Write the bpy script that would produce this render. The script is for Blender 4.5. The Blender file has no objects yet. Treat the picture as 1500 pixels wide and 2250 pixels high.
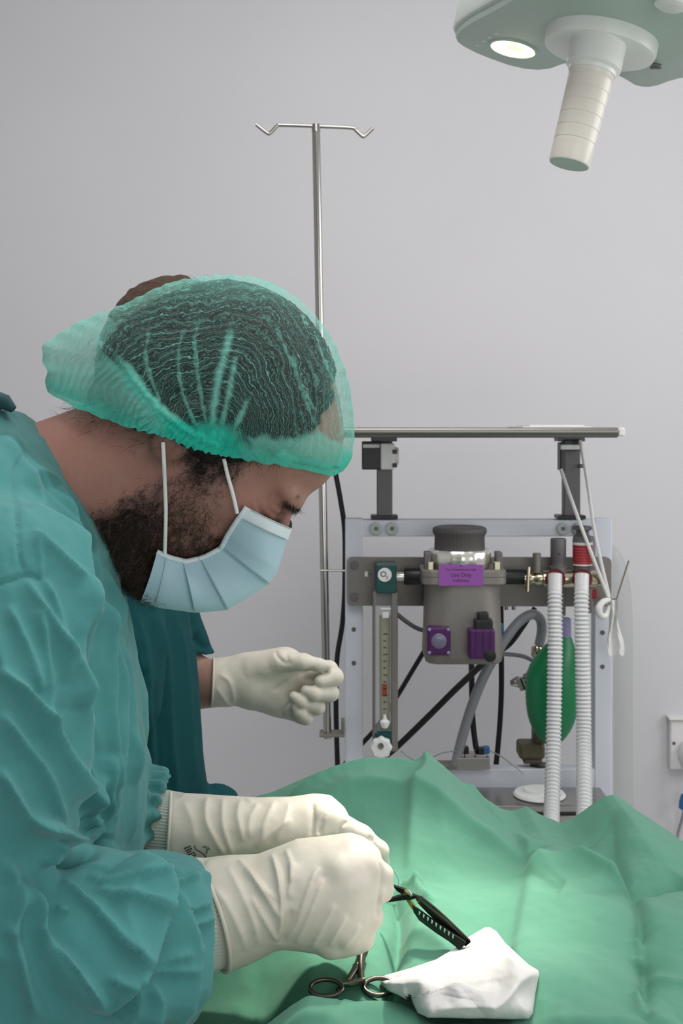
import bpy, bmesh, math, random
import numpy as np
from mathutils import Vector, Matrix
random.seed(7); rng = np.random.default_rng(7)
SC = bpy.context.scene
COL = SC.collection
PI = math.pi
# ------------------------------------------------------------------ camera model: level camera 1.40 m above the floor, looking along +Y
F, CZ, HY = 2600.0, 1.40, 935.0
def W(px, py, D):
    return Vector(((px - 750) * D / F, D, CZ - (py - HY) * D / F))
def on_plane(px, py, z):                       # where the sight line meets a horizontal plane
    D = (CZ - z) * F / (py - HY); return W(px, py, D)
cam = bpy.data.cameras.new('camera'); camo = bpy.data.objects.new('camera', cam); COL.objects.link(camo)
camo.location = (0, 0, CZ); camo.rotation_euler = (PI/2, 0, 0)
cam.sensor_fit = 'VERTICAL'; cam.sensor_height = 36; cam.sensor_width = 24; cam.lens = 36 * F / 2250
cam.shift_y = (HY - 1125) / 2250; cam.clip_start = .02
cam.dof.use_dof = True; cam.dof.focus_distance = .93; cam.dof.aperture_fstop = 28
SC.camera = camo
SC.view_settings.view_transform = 'Standard'; SC.view_settings.look = 'None'
# ------------------------------------------------------------------ materials
def lin(c):
    r = []
    for v in c[:3]:
        v /= 255.0
        r.append(v/12.92 if v <= .04045 else ((v+.055)/1.055)**2.4)
    return (*r, 1.0)
def new_mat(name):
    m = bpy.data.materials.new(name); m.use_nodes = True
    nt = m.node_tree; b = nt.nodes['Principled BSDF']
    return m, nt, b
def nd(nt, t, **kw):
    n = nt.nodes.new(t)
    for k, v in kw.items():
        if k.startswith('i_'): n.inputs[k[2:].replace('_', ' ')].default_value = v
        else: setattr(n, k, v)
    return n
def math_node(nt, op, a, b=None, c=None, clamp=False):
    n = nt.nodes.new('ShaderNodeMath'); n.operation = op; n.use_clamp = clamp
    for i, v in enumerate((a, b, c)):
        if v is None: continue
        if isinstance(v, (int, float)): n.inputs[i].default_value = v
        else: nt.links.new(v, n.inputs[i])
    return n.outputs[0]
def mixc(nt, fac, a, b):
    n = nt.nodes.new('ShaderNodeMix'); n.data_type = 'RGBA'
    for s, v in ((n.inputs['Factor'], fac), (n.inputs[6], a), (n.inputs[7], b)):
        if hasattr(v, 'is_output'): nt.links.new(v, s)
        else: s.default_value = v
    return n.outputs[2]
def coords(nt):
    return nt.nodes.new('ShaderNodeTexCoord').outputs['Object']
def noise(nt, scale, detail=3, vec=None, rough=.5, dist=0):
    n = nd(nt, 'ShaderNodeTexNoise'); n.inputs['Scale'].default_value = scale; n.inputs['Detail'].default_value = detail
    n.inputs['Roughness'].default_value = rough; n.inputs['Distortion'].default_value = dist
    nt.links.new(vec if vec is not None else coords(nt), n.inputs['Vector'])
    return n.outputs['Fac']
def bump(nt, b, h, strength=.3, dist=.001):
    n = nd(nt, 'ShaderNodeBump'); n.inputs['Strength'].default_value = strength; n.inputs['Distance'].default_value = dist
    nt.links.new(h, n.inputs['Height']); nt.links.new(n.outputs['Normal'], b.inputs['Normal'])
def simple(name, col, rough=.5, metal=0, vary=.12, scale=40, bmp=0, bscale=300, spec=.5, **kw):
    m, nt, b = new_mat(name)
    c = lin(col); d = tuple(x*(1-vary) for x in c[:3]) + (1,)
    f = noise(nt, scale, 4)
    nt.links.new(mixc(nt, f, d, tuple(min(1, x*(1+vary)) for x in c[:3]) + (1,)), b.inputs['Base Color'])
    b.inputs['Roughness'].default_value = rough; b.inputs['Metallic'].default_value = metal
    b.inputs['Specular IOR Level'].default_value = spec
    for k, v in kw.items(): b.inputs[k.replace('_', ' ')].default_value = v
    if bmp: bump(nt, b, noise(nt, bscale, 3), bmp, .001)
    return m
def cloth_mat(name, col, dark=.75, light=1.15, weave=1800, sheen=.15, attr=None, attr_col=None, bmp=.25):
    m, nt, b = new_mat(name); c = lin(col); o = coords(nt)
    f = noise(nt, 14, 5, o, .6); g = noise(nt, 420, 2, o)
    ff = math_node(nt, 'ADD', math_node(nt, 'MULTIPLY', f, .75), math_node(nt, 'MULTIPLY', g, .25))
    base = mixc(nt, ff, tuple(x*dark for x in c[:3]) + (1,), tuple(min(1, x*light) for x in c[:3]) + (1,))
    if attr:
        a = nd(nt, 'ShaderNodeAttribute'); a.attribute_name = attr
        base = mixc(nt, a.outputs['Fac'], base, lin(attr_col))
    nt.links.new(base, b.inputs['Base Color'])
    b.inputs['Roughness'].default_value = .85; b.inputs['Specular IOR Level'].default_value = .25
    b.inputs['Sheen Weight'].default_value = sheen; b.inputs['Sheen Roughness'].default_value = .5
    w = noise(nt, weave, 2, o); w2 = noise(nt, 60, 6, o, .65)
    bump(nt, b, math_node(nt, 'ADD', math_node(nt, 'MULTIPLY', w, .22), w2), bmp, .0016)
    return m
M = {}
# ------------------------------------------------------------------ objects
def tag(o, label=None, cat=None, group=None, kind=None):
    if label: o['label'] = label
    if cat: o['category'] = cat
    if group: o['group'] = group
    if kind: o['kind'] = kind
    return o
def empty(name, loc, label, cat, group=None):
    o = bpy.data.objects.new(name, None); COL.objects.link(o); o.location = loc; o.empty_display_size = .05
    return tag(o, label, cat, group)
def link_mesh(name, me, mat, parent=None):
    o = bpy.data.objects.new(name, me); COL.objects.link(o)
    if mat is not None:
        for mm in (mat if isinstance(mat, (list, tuple)) else [mat]): me.materials.append(mm)
    if parent is not None:
        o.parent = parent
        o.matrix_parent_inverse = Matrix.Translation(parent_world(parent)).inverted()
    return o
def parent_world(p):
    v = Vector(p.location); q = p
    if q.parent is not None: return Vector((0, 0, 0)) if q.type == 'MESH' and tuple(q.location) == (0, 0, 0) else v
    return v
def np_mesh(name, V, Q, smooth=True):
    """V (n,3), Q list/array of faces (quads or tris)"""
    me = bpy.data.meshes.new(name)
    if isinstance(Q, np.ndarray):
        k = Q.shape[1]; me.vertices.add(len(V)); me.loops.add(Q.size); me.polygons.add(len(Q))
        me.vertices.foreach_set('co', np.asarray(V, dtype=np.float32).ravel())
        me.loops.foreach_set('vertex_index', Q.astype(np.int32).ravel())
        me.polygons.foreach_set('loop_start', np.arange(0, Q.size, k, dtype=np.int32))
        me.update(calc_edges=True)
    else:
        me.from_pydata([tuple(v) for v in V], [], Q); me.update()
    me.polygons.foreach_set('use_smooth', [smooth]*len(me.polygons)); me.validate()
    return me
def add_attr(me, name, arr):
    a = me.attributes.new(name, 'FLOAT', 'POINT'); a.data.foreach_set('value', np.asarray(arr, dtype=np.float32))
class MB:                                       # collects shapes of ONE part
    def __init__(s): s.v = []; s.f = []; s.sm = []
    def add(s, verts, faces, smooth=True):
        o = len(s.v); s.v += [tuple(v) for v in verts]; s.f += [tuple(i+o for i in f) for f in faces]; s.sm += [smooth]*len(faces)
        return s
    def box(s, c, size, bev=0, rot=None, seg=2):
        bm = bmesh.new(); bmesh.ops.create_cube(bm, size=1); bmesh.ops.scale(bm, vec=size, verts=bm.verts)
        if bev: bmesh.ops.bevel(bm, geom=bm.edges[:], offset=bev, segments=seg, affect='EDGES', profile=.5)
        mt = Matrix.Translation(Vector(c)) @ (rot.to_4x4() if rot else Matrix.Identity(4))
        bm.verts.index_update()
        s.add([mt @ v.co for v in bm.verts], [[v.index for v in f.verts] for f in bm.faces], False); bm.free(); return s
    def pbox(s, x0, y0, x1, y1, D, depth, bev=.002):      # a box whose front face covers that rectangle of sight at distance D
        a, b = W(x0, y0, D), W(x1, y1, D)
        return s.box(((a.x+b.x)/2, D+depth/2, (a.z+b.z)/2), (abs(b.x-a.x), depth, abs(a.z-b.z)), min(bev, abs(b.x-a.x)*.4, abs(a.z-b.z)*.4, depth*.4))
    def tube(s, pts, r, n=10, caps=True, smooth_path=0):
        P = [Vector(p) for p in pts]; R = list(r) if isinstance(r, (list, tuple, np.ndarray)) else [r]*len(P)
        if smooth_path: P, R = catmull(P, R, smooth_path)
        rings = []; up = None
        for i, p in enumerate(P):
            t = (P[min(i+1, len(P)-1)] - P[max(i-1, 0)]).normalized()
            if up is None:
                up = t.orthogonal().normalized()
            up = (up - t*up.dot(t)).normalized(); sd = t.cross(up)
            rings.append([p + (up*math.cos(2*PI*k/n) + sd*math.sin(2*PI*k/n))*R[i] for k in range(n)])
        v = [x for rg in rings for x in rg]
        f = [(i*n+k, i*n+(k+1) % n, (i+1)*n+(k+1) % n, (i+1)*n+k) for i in range(len(P)-1) for k in range(n)]
        if caps: f += [tuple(range(n-1, -1, -1)), tuple((len(P)-1)*n+k for k in range(n))]
        return s.add(v, f)
    def lathe(s, c, axis, prof, n=32, flute=None, smooth=True):    # prof: list of (radius, height along axis)
        ax = Vector(axis).normalized(); u = ax.orthogonal().normalized(); w = ax.cross(u); c = Vector(c)
        v = []
        for r, h in prof:
            for k in range(n):
                rr = r*(1+flute[0]*math.cos(flute[1]*2*PI*k/n)) if flute else r
                v.append(c + ax*h + (u*math.cos(2*PI*k/n) + w*math.sin(2*PI*k/n))*rr)
        f = [(i*n+k, i*n+(k+1) % n, (i+1)*n+(k+1) % n, (i+1)*n+k) for i in range(len(prof)-1) for k in range(n)]
        f += [tuple(range(n-1, -1, -1)), tuple((len(prof)-1)*n+k for k in range(n))]
        return s.add(v, f, smooth)
    def prism(s, poly, fz, smooth=False):                  # poly: list of 3D points; fz: extrusion vector
        e = Vector(fz); n = len(poly); p = [Vector(q) for q in poly]
        return s.add(p + [q+e for q in p], [tuple(range(n)), tuple(range(2*n-1, n-1, -1))] + [(k, k+n, (k+1) % n + n, (k+1) % n) for k in range(n)], smooth)
    def build(s, name, mat, parent=None, fix=True):
        me = bpy.data.meshes.new(name); me.from_pydata(s.v, [], s.f)
        me.polygons.foreach_set('use_smooth', s.sm); me.update()
        bm = bmesh.new(); bm.from_mesh(me); bmesh.ops.recalc_face_normals(bm, faces=bm.faces[:]); bm.to_mesh(me); bm.free()
        o = link_mesh(name, me, mat, parent)
        if any(s.sm): 
            try: me.set_sharp_from_angle(angle=math.radians(42))
            except Exception: pass
        return o
def catmull(P, R, k):
    Q = [P[0]] + P + [P[-1]]; RR = [R[0]] + R + [R[-1]]; out = []; ro = []
    for i in range(1, len(Q)-2):
        for j in range(k):
            t = j/k; a, b, c, d = Q[i-1:i+3]
            out.append(.5*((2*b) + (c-a)*t + (2*a-5*b+4*c-d)*t*t + (3*b-a-3*c+d)*t**3)); ro.append(RR[i]*(1-t)+RR[i+1]*t)
    out.append(P[-1]); ro.append(R[-1]); return out, ro
def text_mesh(body, size, loc, rot, name, mat, parent, ext=.0002, width=1):
    cu = bpy.data.curves.new(name, 'FONT'); cu.body = body; cu.size = size; cu.align_x = 'CENTER'; cu.align_y = 'CENTER'; cu.extrude = ext
    t = bpy.data.objects.new('text_tmp', cu); COL.objects.link(t); bpy.context.view_layer.update()
    me = bpy.data.meshes.new_from_object(t.evaluated_get(bpy.context.evaluated_depsgraph_get()))
    bpy.data.objects.remove(t); bpy.data.curves.remove(cu)
    me.transform(Matrix.Translation(Vector(loc)) @ rot.to_4x4() @ Matrix.Diagonal((width, 1, 1, 1)))
    return link_mesh(name, me, mat, parent)
# ------------------------------------------------------------------ implicit surfaces
def surf_nets(f, xs, ys, zs, smooth=1):
    X, Y, Z = np.meshgrid(xs, ys, zs, indexing='ij', sparse=True)
    G = f(X, Y, Z).astype(np.float32); ins = G < 0
    nx, ny, nz = G.shape
    cnt = np.zeros((nx-1, ny-1, nz-1), np.int8)
    for i in (0, 1):
        for j in (0, 1):
            for k in (0, 1): cnt += ins[i:nx-1+i, j:ny-1+j, k:nz-1+k]
    act = (cnt > 0) & (cnt < 8); I, J, K = np.nonzero(act)
    idx = np.full(act.shape, -1, np.int64); idx[I, J, K] = np.arange(len(I))
    acc = np.zeros((len(I), 3)); num = np.zeros(len(I)); A = (xs, ys, zs)
    for ax in range(3):
        o1, o2 = [q for q in range(3) if q != ax]
        for p in (0, 1):
            for q in (0, 1):
                a = [I, J, K]; a = [x.copy() for x in a]; a[o1] = a[o1]+p; a[o2] = a[o2]+q
                b = [x for x in a]; b[ax] = b[ax]+1
                ga, gb = G[a[0], a[1], a[2]], G[b[0], b[1], b[2]]
                m = (ga < 0) != (gb < 0); t = np.where(m, ga/np.where(m, ga-gb, 1), 0)
                pos = np.stack([A[d][a[d]] for d in range(3)], 1).astype(float)
                pos[:, ax] += t*(A[ax][b[ax]]-A[ax][a[ax]])
                acc += pos*m[:, None]; num += m
    V = acc/np.maximum(num, 1)[:, None]; quads = []
    for ax in range(3):
        o1, o2 = [q for q in range(3) if q != ax]
        sl = [slice(None)]*3; s2 = [slice(None)]*3; sl[ax] = slice(0, -1); s2[ax] = slice(1, None)
        ch = ins[tuple(sl)] != ins[tuple(s2)]; i = list(np.nonzero(ch))
        sg = ins[tuple(sl)][ch]
        ok = (i[o1] > 0) & (i[o2] > 0) & (i[o1] < G.shape[o1]-1) & (i[o2] < G.shape[o2]-1)
        i = [q[ok] for q in i]; sg = sg[ok]
        def cell(p, q):
            c = [x for x in i]; c[o1] = c[o1]-p; c[o2] = c[o2]-q; return idx[c[0], c[1], c[2]]
        qd = np.stack([cell(1, 1), cell(0, 1), cell(0, 0), cell(1, 0)], 1)
        flip = sg if ax != 1 else ~sg
        qd[~flip] = qd[~flip][:, ::-1]; quads.append(qd)
    Q = np.concatenate(quads); Q = Q[(Q >= 0).all(1)]
    for _ in range(smooth): V = laplace(V, Q, .5)
    return V, Q
def laplace(V, Q, lam):
    s = np.zeros_like(V); n = np.zeros(len(V)); k = Q.shape[1]
    for e in range(k):
        a, b = Q[:, e], Q[:, (e+1) % k]
        for d in range(3):
            s[:, d] += np.bincount(a, V[b, d], len(V)) + np.bincount(b, V[a, d], len(V))
        n += np.bincount(a, minlength=len(V)) + np.bincount(b, minlength=len(V))
    return V + lam*(s/np.maximum(n, 1)[:, None]-V)
def normals(V, Q):
    a, b, c = V[Q[:, 0]], V[Q[:, 1]], V[Q[:, 2]]; n = np.cross(b-a, c-a)
    if Q.shape[1] == 4: n = n + np.cross(c-a, V[Q[:, 3]]-a)
    N = np.zeros_like(V)
    for e in range(Q.shape[1]):
        for d in range(3): N[:, d] += np.bincount(Q[:, e], n[:, d], len(V))
    return N/np.maximum(np.linalg.norm(N, axis=1), 1e-12)[:, None]
def axis_pts(segs):                              # [(start, end, step), ...]
    out = []
    for a, b, h in segs: out.append(np.linspace(a, b, max(2, int(round((b-a)/h))+1))[:-1])
    out.append(np.array([segs[-1][1]])); return np.concatenate(out)
def smin(a, b, k):
    h = np.clip(.5+.5*(b-a)/k, 0, 1); return b*(1-h)+a*h-k*h*(1-h)
def smax(a, b, k): return -smin(-a, -b, k)
def ell(x, y, z, c, r):
    p = ((x-c[0])/r[0])**2+((y-c[1])/r[1])**2+((z-c[2])/r[2])**2
    q = ((x-c[0])/r[0]**2)**2+((y-c[1])/r[1]**2)**2+((z-c[2])/r[2]**2)**2
    k0 = np.sqrt(p); return k0*(k0-1)/np.maximum(np.sqrt(q), 1e-9)
def cone(x, y, z, a, b, ra, rb):
    d = [b[i]-a[i] for i in range(3)]; L = sum(q*q for q in d)
    t = np.clip(((x-a[0])*d[0]+(y-a[1])*d[1]+(z-a[2])*d[2])/L, 0, 1)
    return np.sqrt((x-a[0]-t*d[0])**2+(y-a[1]-t*d[1])**2+(z-a[2]-t*d[2])**2)-(ra+(rb-ra)*t)
def chain(x, y, z, pts, rs, k=0):
    f = None
    for i in range(len(pts)-1):
        g = cone(x, y, z, pts[i], pts[i+1], rs[i], rs[i+1]); f = g if f is None else (smin(f, g, k) if k else np.minimum(f, g))
    return f
def poly2d(x, y, P):                             # signed distance to a polygon, negative inside
    x, y = np.broadcast_arrays(x, y); d = np.full(x.shape, 1e18); ins = np.zeros(x.shape, bool); n = len(P)
    for i in range(n):
        ax, ay = P[i]; bx, by = P[(i+1) % n]; ex, ey = bx-ax, by-ay
        t = np.clip(((x-ax)*ex+(y-ay)*ey)/(ex*ex+ey*ey), 0, 1)
        d = np.minimum(d, (x-ax-t*ex)**2+(y-ay-t*ey)**2)
        c = ((ay > y) != (by > y)) & (x < (bx-ax)*(y-ay)/((by-ay) if by != ay else 1e-9)+ax); ins ^= c
    d = np.sqrt(d); return np.where(ins, -d, d)
def inflate(d2, w, R, H):                        # rounded solid whose outline is the polygon
    q = np.maximum(R+d2, 0); return (np.sqrt((q/R)**2+(w/H)**2)-1)*min(R, H)
def polyline(x, y, P):                           # distance, signed side, position 0..1 along
    P = np.asarray(P, float); L = np.r_[0, np.cumsum(np.hypot(*np.diff(P, axis=0).T))]
    best = np.full(x.shape, 1e18); sd = np.zeros(x.shape); tt = np.zeros(x.shape)
    for i in range(len(P)-1):
        ax, ay = P[i]; ex, ey = P[i+1]-P[i]; l2 = ex*ex+ey*ey
        t = np.clip(((x-ax)*ex+(y-ay)*ey)/l2, 0, 1); dx, dy = x-ax-t*ex, y-ay-t*ey; d = dx*dx+dy*dy
        m = d < best; best = np.where(m, d, best); sd = np.where(m, ex*(y-ay)-ey*(x-ax), sd); tt = np.where(m, (L[i]+t*(L[i+1]-L[i]))/L[-1], tt)
    return np.sqrt(best), sd, tt
def ridge(x, y, P, amp, wpos, wneg, ends=.6):    # crest along P; wpos falls off on one side, wneg on the other
    P = smooth2(P); d, s, t = polyline(x, y, P); w = np.where(s > 0, wpos, wneg)
    e = np.clip(np.sin(PI*np.clip(t, 0, 1))*2.2, 0, 1)**ends
    core = np.exp(-np.sqrt((d/w)**2+.05)+.2236)
    return amp*core*e
def smooth2(P, k=5):
    if len(P) < 3: return P
    a, _ = catmull([Vector((p[0], p[1], 0)) for p in P], [0]*len(P), k); return [(q.x, q.y) for q in a]
def sstep(a, b, x):
    t = np.clip((x-a)/(b-a), 0, 1); return t*t*(3-2*t)
_H = rng.random((64, 64, 64))
def vnoise(x, y, z):
    xi, yi, zi = np.floor(x).astype(int), np.floor(y).astype(int), np.floor(z).astype(int)
    u, v, w = x-xi, y-yi, z-zi; u, v, w = u*u*(3-2*u), v*v*(3-2*v), w*w*(3-2*w)
    h = lambda a, b, c: _H[(xi+a) % 64, (yi+b) % 64, (zi+c) % 64]
    return ((h(0,0,0)*(1-u)+h(1,0,0)*u)*(1-v)+(h(0,1,0)*(1-u)+h(1,1,0)*u)*v)*(1-w)+((h(0,0,1)*(1-u)+h(1,0,1)*u)*(1-v)+(h(0,1,1)*(1-u)+h(1,1,1)*u)*v)*w
def fbm(V, s, o=3):
    f = 0; a = 1; t = 0
    for i in range(o):
        f = f+a*vnoise(V[:, 0]*s+i*7.3, V[:, 1]*s+i*3.1, V[:, 2]*s+i*5.7); t += a; a *= .5; s *= 2.03
    return f/t-.5
def project(V):
    return 750+V[:, 0]*F/V[:, 1], HY+(CZ-V[:, 2])*F/V[:, 1]
class Plane:                                     # picture-sized units on an upright plane at distance D
    def __init__(s, D): s.D = D; s.s = D/F
    def q(s, px, py, D=None):                    # sight line at distance D -> plane units
        p = W(px, py, D if D else s.D); return s.back(p)
    def back(s, p): return (750+p[0]/s.s, HY+(CZ-p[2])/s.s, (p[1]-s.D)/s.s)
    def grid(s, f):                              # f(a,b,w) in units -> function of world coordinates in metres
        return lambda X, Y, Z: f(750+X/s.s, HY+(CZ-Z)/s.s, (Y-s.D)/s.s)*s.s
    def world(s, a, b, w): return Vector(((a-750)*s.s, s.D+w*s.s, CZ-(b-HY)*s.s))
# ================================================================== MATERIALS
M['wall'] = simple('wall_paint', (207, 206, 209), .8, vary=.035, scale=3, bmp=.05, bscale=90)
M['ceil'] = simple('ceiling_paint', (215, 215, 216), .9, vary=.02)
M['floor'] = simple('vinyl_floor', (196, 198, 196), .5, vary=.06, scale=8)
M['frame'] = simple('painted_frame', (214, 218, 228), .45, vary=.03)
M['dgrey'] = simple('dark_grey_metal', (104, 101, 103), .5, .2, vary=.1, bmp=.05)
M['mgrey'] = simple('cast_grey', (128, 124, 119), .48, .35, vary=.07, scale=120, bmp=.12, bscale=900)
M['dial'] = simple('dial_grey', (76, 73, 73), .6, vary=.12)
M['black'] = simple('black_plastic', (20, 21, 24), .4, vary=.2)
M['rubber'] = simple('black_cable', (14, 15, 18), .5, vary=.2)
M['steel'] = simple('brushed_steel', (168, 166, 162), .28, 1, vary=.06, scale=60)
M['chrome'] = simple('chrome', (226, 225, 216), .2, .7, vary=.03)
M['polesteel'] = simple('pole_steel', (182, 180, 174), .2, 1, vary=.04)
M['nickel'] = simple('nickel_brass', (196, 188, 162), .2, 1, vary=.06)
M['instr'] = simple('instrument_steel', (120, 112, 104), .3, 1, vary=.12, scale=200)
M['instrdark'] = simple('instrument_dark', (40, 37, 36), .38, .8, vary=.2, scale=200)
M['gold'] = simple('gold_plated', (190, 150, 80), .25, 1, vary=.05)
M['brass'] = simple('dull_brass', (92, 86, 68), .55, .4, vary=.15, scale=70)
M['teal'] = simple('teal_plastic', (0, 72, 72), .4, vary=.1)
M['white'] = simple('white_plastic', (226, 228, 226), .4, vary=.03)
M['offwhite'] = simple('offwhite_plastic', (222, 220, 220), .35, vary=.03)
M['washer'] = simple('pale_washer', (172, 184, 180), .4, vary=.05)
M['purple'] = simple('purple_plastic', (72, 22, 84), .35, vary=.1)
M['label'] = simple('purple_label', (140, 78, 158), .6, vary=.03)
M['ink'] = simple('purple_ink', (66, 26, 74), .7, vary=.02)
M['darkink'] = simple('dark_ink', (40, 52, 54), .8, vary=.02)
M['red'] = simple('red_label', (158, 34, 44), .5, vary=.06)
M['labelline'] = simple('label_print', (206, 128, 128), .6)
M['redrubber'] = simple('red_rubber', (104, 30, 36), .45, vary=.08)
M['blue'] = simple('blue_plastic', (44, 108, 168), .4, vary=.06)
M['lilac'] = simple('lilac_plastic', (138, 136, 176), .4, vary=.05)
M['bag'] = simple('green_latex', (12, 120, 74), .38, vary=.09, scale=30, bmp=.1, bscale=60)
M['tape'] = simple('cotton_tape', (224, 224, 222), .9, vary=.05, scale=300, bmp=.4, bscale=1500)
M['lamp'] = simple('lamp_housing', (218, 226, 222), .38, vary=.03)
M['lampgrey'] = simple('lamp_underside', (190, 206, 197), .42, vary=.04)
M['lampwhite'] = simple('lamp_hub', (238, 240, 236), .32, vary=.03)
M['handle'] = simple('lamp_handle', (236, 230, 220), .3, vary=.02)
M['greytube'] = simple('grey_tubing', (150, 152, 160), .35, vary=.05)
def clear_mat(name, col, alpha, rough=.15, lines=None):
    m, nt, b = new_mat(name); b.inputs['Base Color'].default_value = lin(col); b.inputs['Roughness'].default_value = rough
    b.inputs['Alpha'].default_value = alpha
    f = noise(nt, 60, 2); nt.links.new(mixc(nt, f, lin([c*.93 for c in col]), lin(col)), b.inputs['Base Color'])
    return m
M['acrylic'] = clear_mat('clear_acrylic', (196, 198, 194), .25)
M['hose'] = clear_mat('corrugated_white', (232, 234, 234), .86, .3)
M['hazy'] = clear_mat('hazy_plastic', (196, 204, 198), .3, .35)
M['tubecol'] = simple('yellowish_tube', (176, 170, 134), .35, vary=.1, scale=150)
def emit(name, col, st):
    m, nt, b = new_mat(name); b.inputs['Base Color'].default_value = lin(col)
    f = noise(nt, 25, 1); nt.links.new(mixc(nt, f, lin(col), lin([min(255, c*1.1) for c in col])), b.inputs['Emission Color'])
    b.inputs['Emission Strength'].default_value = st; return m
M['bulb'] = emit('lamp_bulb', (255, 246, 205), 5)
M['bulbwarm'] = emit('lamp_filament', (255, 236, 180), 1.2)
# ================================================================== ROOM
RX0, RX1, RY0, RY1, RH = -2.3, 2.3, -2.2, 2.85, 2.9
def wallbox(name, lo, hi, mat):
    c = [(a+b)/2 for a, b in zip(lo, hi)]; s = [b-a for a, b in zip(lo, hi)]
    o = MB().box(c, s).build(name, mat); tag(o, kind='structure'); return o
wallbox('floor', (RX0-.1, RY0-.1, -.1), (RX1+.1, RY1+.1, 0), M['floor'])
wallbox('ceiling', (RX0-.1, RY0-.1, RH), (RX1+.1, RY1+.1, RH+.1), M['ceil'])
wallbox('wall_back', (RX0-.1, RY1, 0), (RX1+.1, RY1+.1, RH), M['wall'])
wallbox('wall_front', (RX0-.1, RY0-.1, 0), (RX1+.1, RY0, RH), M['wall'])
wallbox('wall_left', (RX0-.1, RY0, 0), (RX0, RY1, RH), M['wall'])
wallbox('wall_right', (RX1, RY0, 0), (RX1+.1, RY1, RH), M['wall'])
# ================================================================== LIGHTS
def area(name, loc, target, size, power, col=(1, 1, 1), sy=None):
    l = bpy.data.lights.new(name, 'AREA'); l.energy = power; l.color = col; l.size = size
    if sy: l.shape = 'RECTANGLE'; l.size_y = sy
    o = bpy.data.objects.new(name, l); COL.objects.link(o); o.location = loc
    o.rotation_euler = (Vector(target)-Vector(loc)).to_track_quat('-Z', 'Y').to_euler(); return o
area('ceiling_light', (.15, 1.05, 2.86), (.05, 1.05, 0), 1.6, 30, (1, .985, .97), 1.1)
area('window_light', (2.26, 1.55, 1.6), (0, 1.75, 1.25), 1.7, 31, (1, .99, .985), 1.5)
area('front_fill', (1.0, -1.9, 1.25), (.1, 2.6, 1.5), 2.3, 29, (1, .985, .975))  # unseen fill lamp added behind the camera to brighten wall and lamp underside
wd = bpy.data.worlds.new('world'); SC.world = wd; wd.use_nodes = True
wd.node_tree.nodes['Background'].inputs[0].default_value = (.6, .62, .64, 1); wd.node_tree.nodes['Background'].inputs[1].default_value = .3
sp = bpy.data.lights.new('surgical_spot', 'SPOT'); sp.energy = 60; sp.color = (1, .94, .80); sp.spot_size = math.radians(23); sp.spot_blend = .95; sp.shadow_soft_size = .04
spo = bpy.data.objects.new('surgical_spot', sp); COL.objects.link(spo)
spo.location = W(1128, 112, 1.36) + Vector((0, 0, -.03)); spo.rotation_euler = (W(935, 1915, .99)-spo.location).to_track_quat('-Z', 'Y').to_euler()
# ================================================================== SURGICAL LAMP
lamp = empty('surgical_lamp', W(1325, 60, 1.3), 'pale grey-green ceiling surgical lamp with a glowing lens and ribbed white handle', 'surgical lamp')
EZ = Vector((.222, 0, .975)).normalized(); EX = Vector((.975, 0, -.222)).normalized(); EY = Vector((0, 1, 0)); LO = W(1325, 60, 1.3)
def lampray(px, py, h=0):
    d = Vector(((px-750)/F, 1, (HY-py)/F)); o = LO+EZ*h; c = Vector((0, 0, CZ)); return c + d*((o-c).dot(EZ)/d.dot(EZ))
def chaikin(P, k=2):
    for _ in range(k):
        P = [q for i in range(len(P)) for q in (P[i]*.75+P[(i+1) % len(P)]*.25, P[i]*.25+P[(i+1) % len(P)]*.75)]
    return P
def plan(x, y):                                  # plan point on the lamp's underside plane
    p = Vector((x, y, 0)); o = LO; p.z = o.z-((x-o.x)*EZ.x+(y-o.y)*EZ.y)/EZ.z; return p
out = [lampray(*p) for p in ((985, 62), (1000, 97), (1168, 158), (1262, 122), (1365, 160), (1425, 196), (1510, 164))]
out += [plan(.47, 1.30), plan(.40, 1.17), plan(.30, 1.14), plan(.21, 1.17)] + [lampray(1110, -8)]
cen = sum(out, Vector())/len(out)
def lampshell(name, P, lo, hi, mat, inset=.012, parent=None):
    v = []; R = chaikin(P, 2); n = len(R)
    prof = ((inset, lo), (inset*.3, lo+inset*.3), (0, lo+inset), (0, hi-inset), (inset*.3, hi-inset*.3), (inset*1.2, hi))
    for ins, h in prof:
        for p in R: v.append(p+(cen-p).normalized()*ins+EZ*h)
    f = [(i*n+k, i*n+(k+1) % n, (i+1)*n+(k+1) % n, (i+1)*n+k) for i in range(len(prof)-1) for k in range(n)]
    f += [tuple(range(n-1, -1, -1)), tuple((len(prof)-1)*n+k for k in range(n))]
    return MB().add(v, f, True).build(name, mat, parent)
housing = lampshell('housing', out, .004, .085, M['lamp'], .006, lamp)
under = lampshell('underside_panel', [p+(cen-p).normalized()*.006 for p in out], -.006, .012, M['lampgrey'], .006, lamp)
bc = lampray(1127, 106, -.006)
MB().lathe(bc, -EZ, [(.0305, -.004), (.0305, .0012), (.027, .002), (.026, -.001)], 40).build('lens_ring', M['lampgrey'], lamp)
MB().lathe(bc, -EZ, [(.0255, -.003), (.0255, .0006), (.018, .0022), (.001, .003)], 40).build('lens', M['bulb'], lamp)
MB().lathe(bc+EX*.0+EY*(-.012), -EZ, [(.011, .001), (.011, .0042), (.002, .0046)], 24).build('reflector', M['bulbwarm'], lamp)
for i in range(4): MB().lathe(lampray(1070+i*14-22, 86-i*8+12, -.006), -EZ, [(.003, -.001), (.003, .0007), (.001, .001)], 12).build('vent_hole', M['lamp'], lamp)
hc = lampray(1325, 72, 0)
MB().lathe(hc, -EZ, [(.062, -.012), (.0625, .016), (.061, .021), (.056, .023), (.02, .024)], 56).build('hub_disc', M['lampwhite'], lamp)
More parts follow.
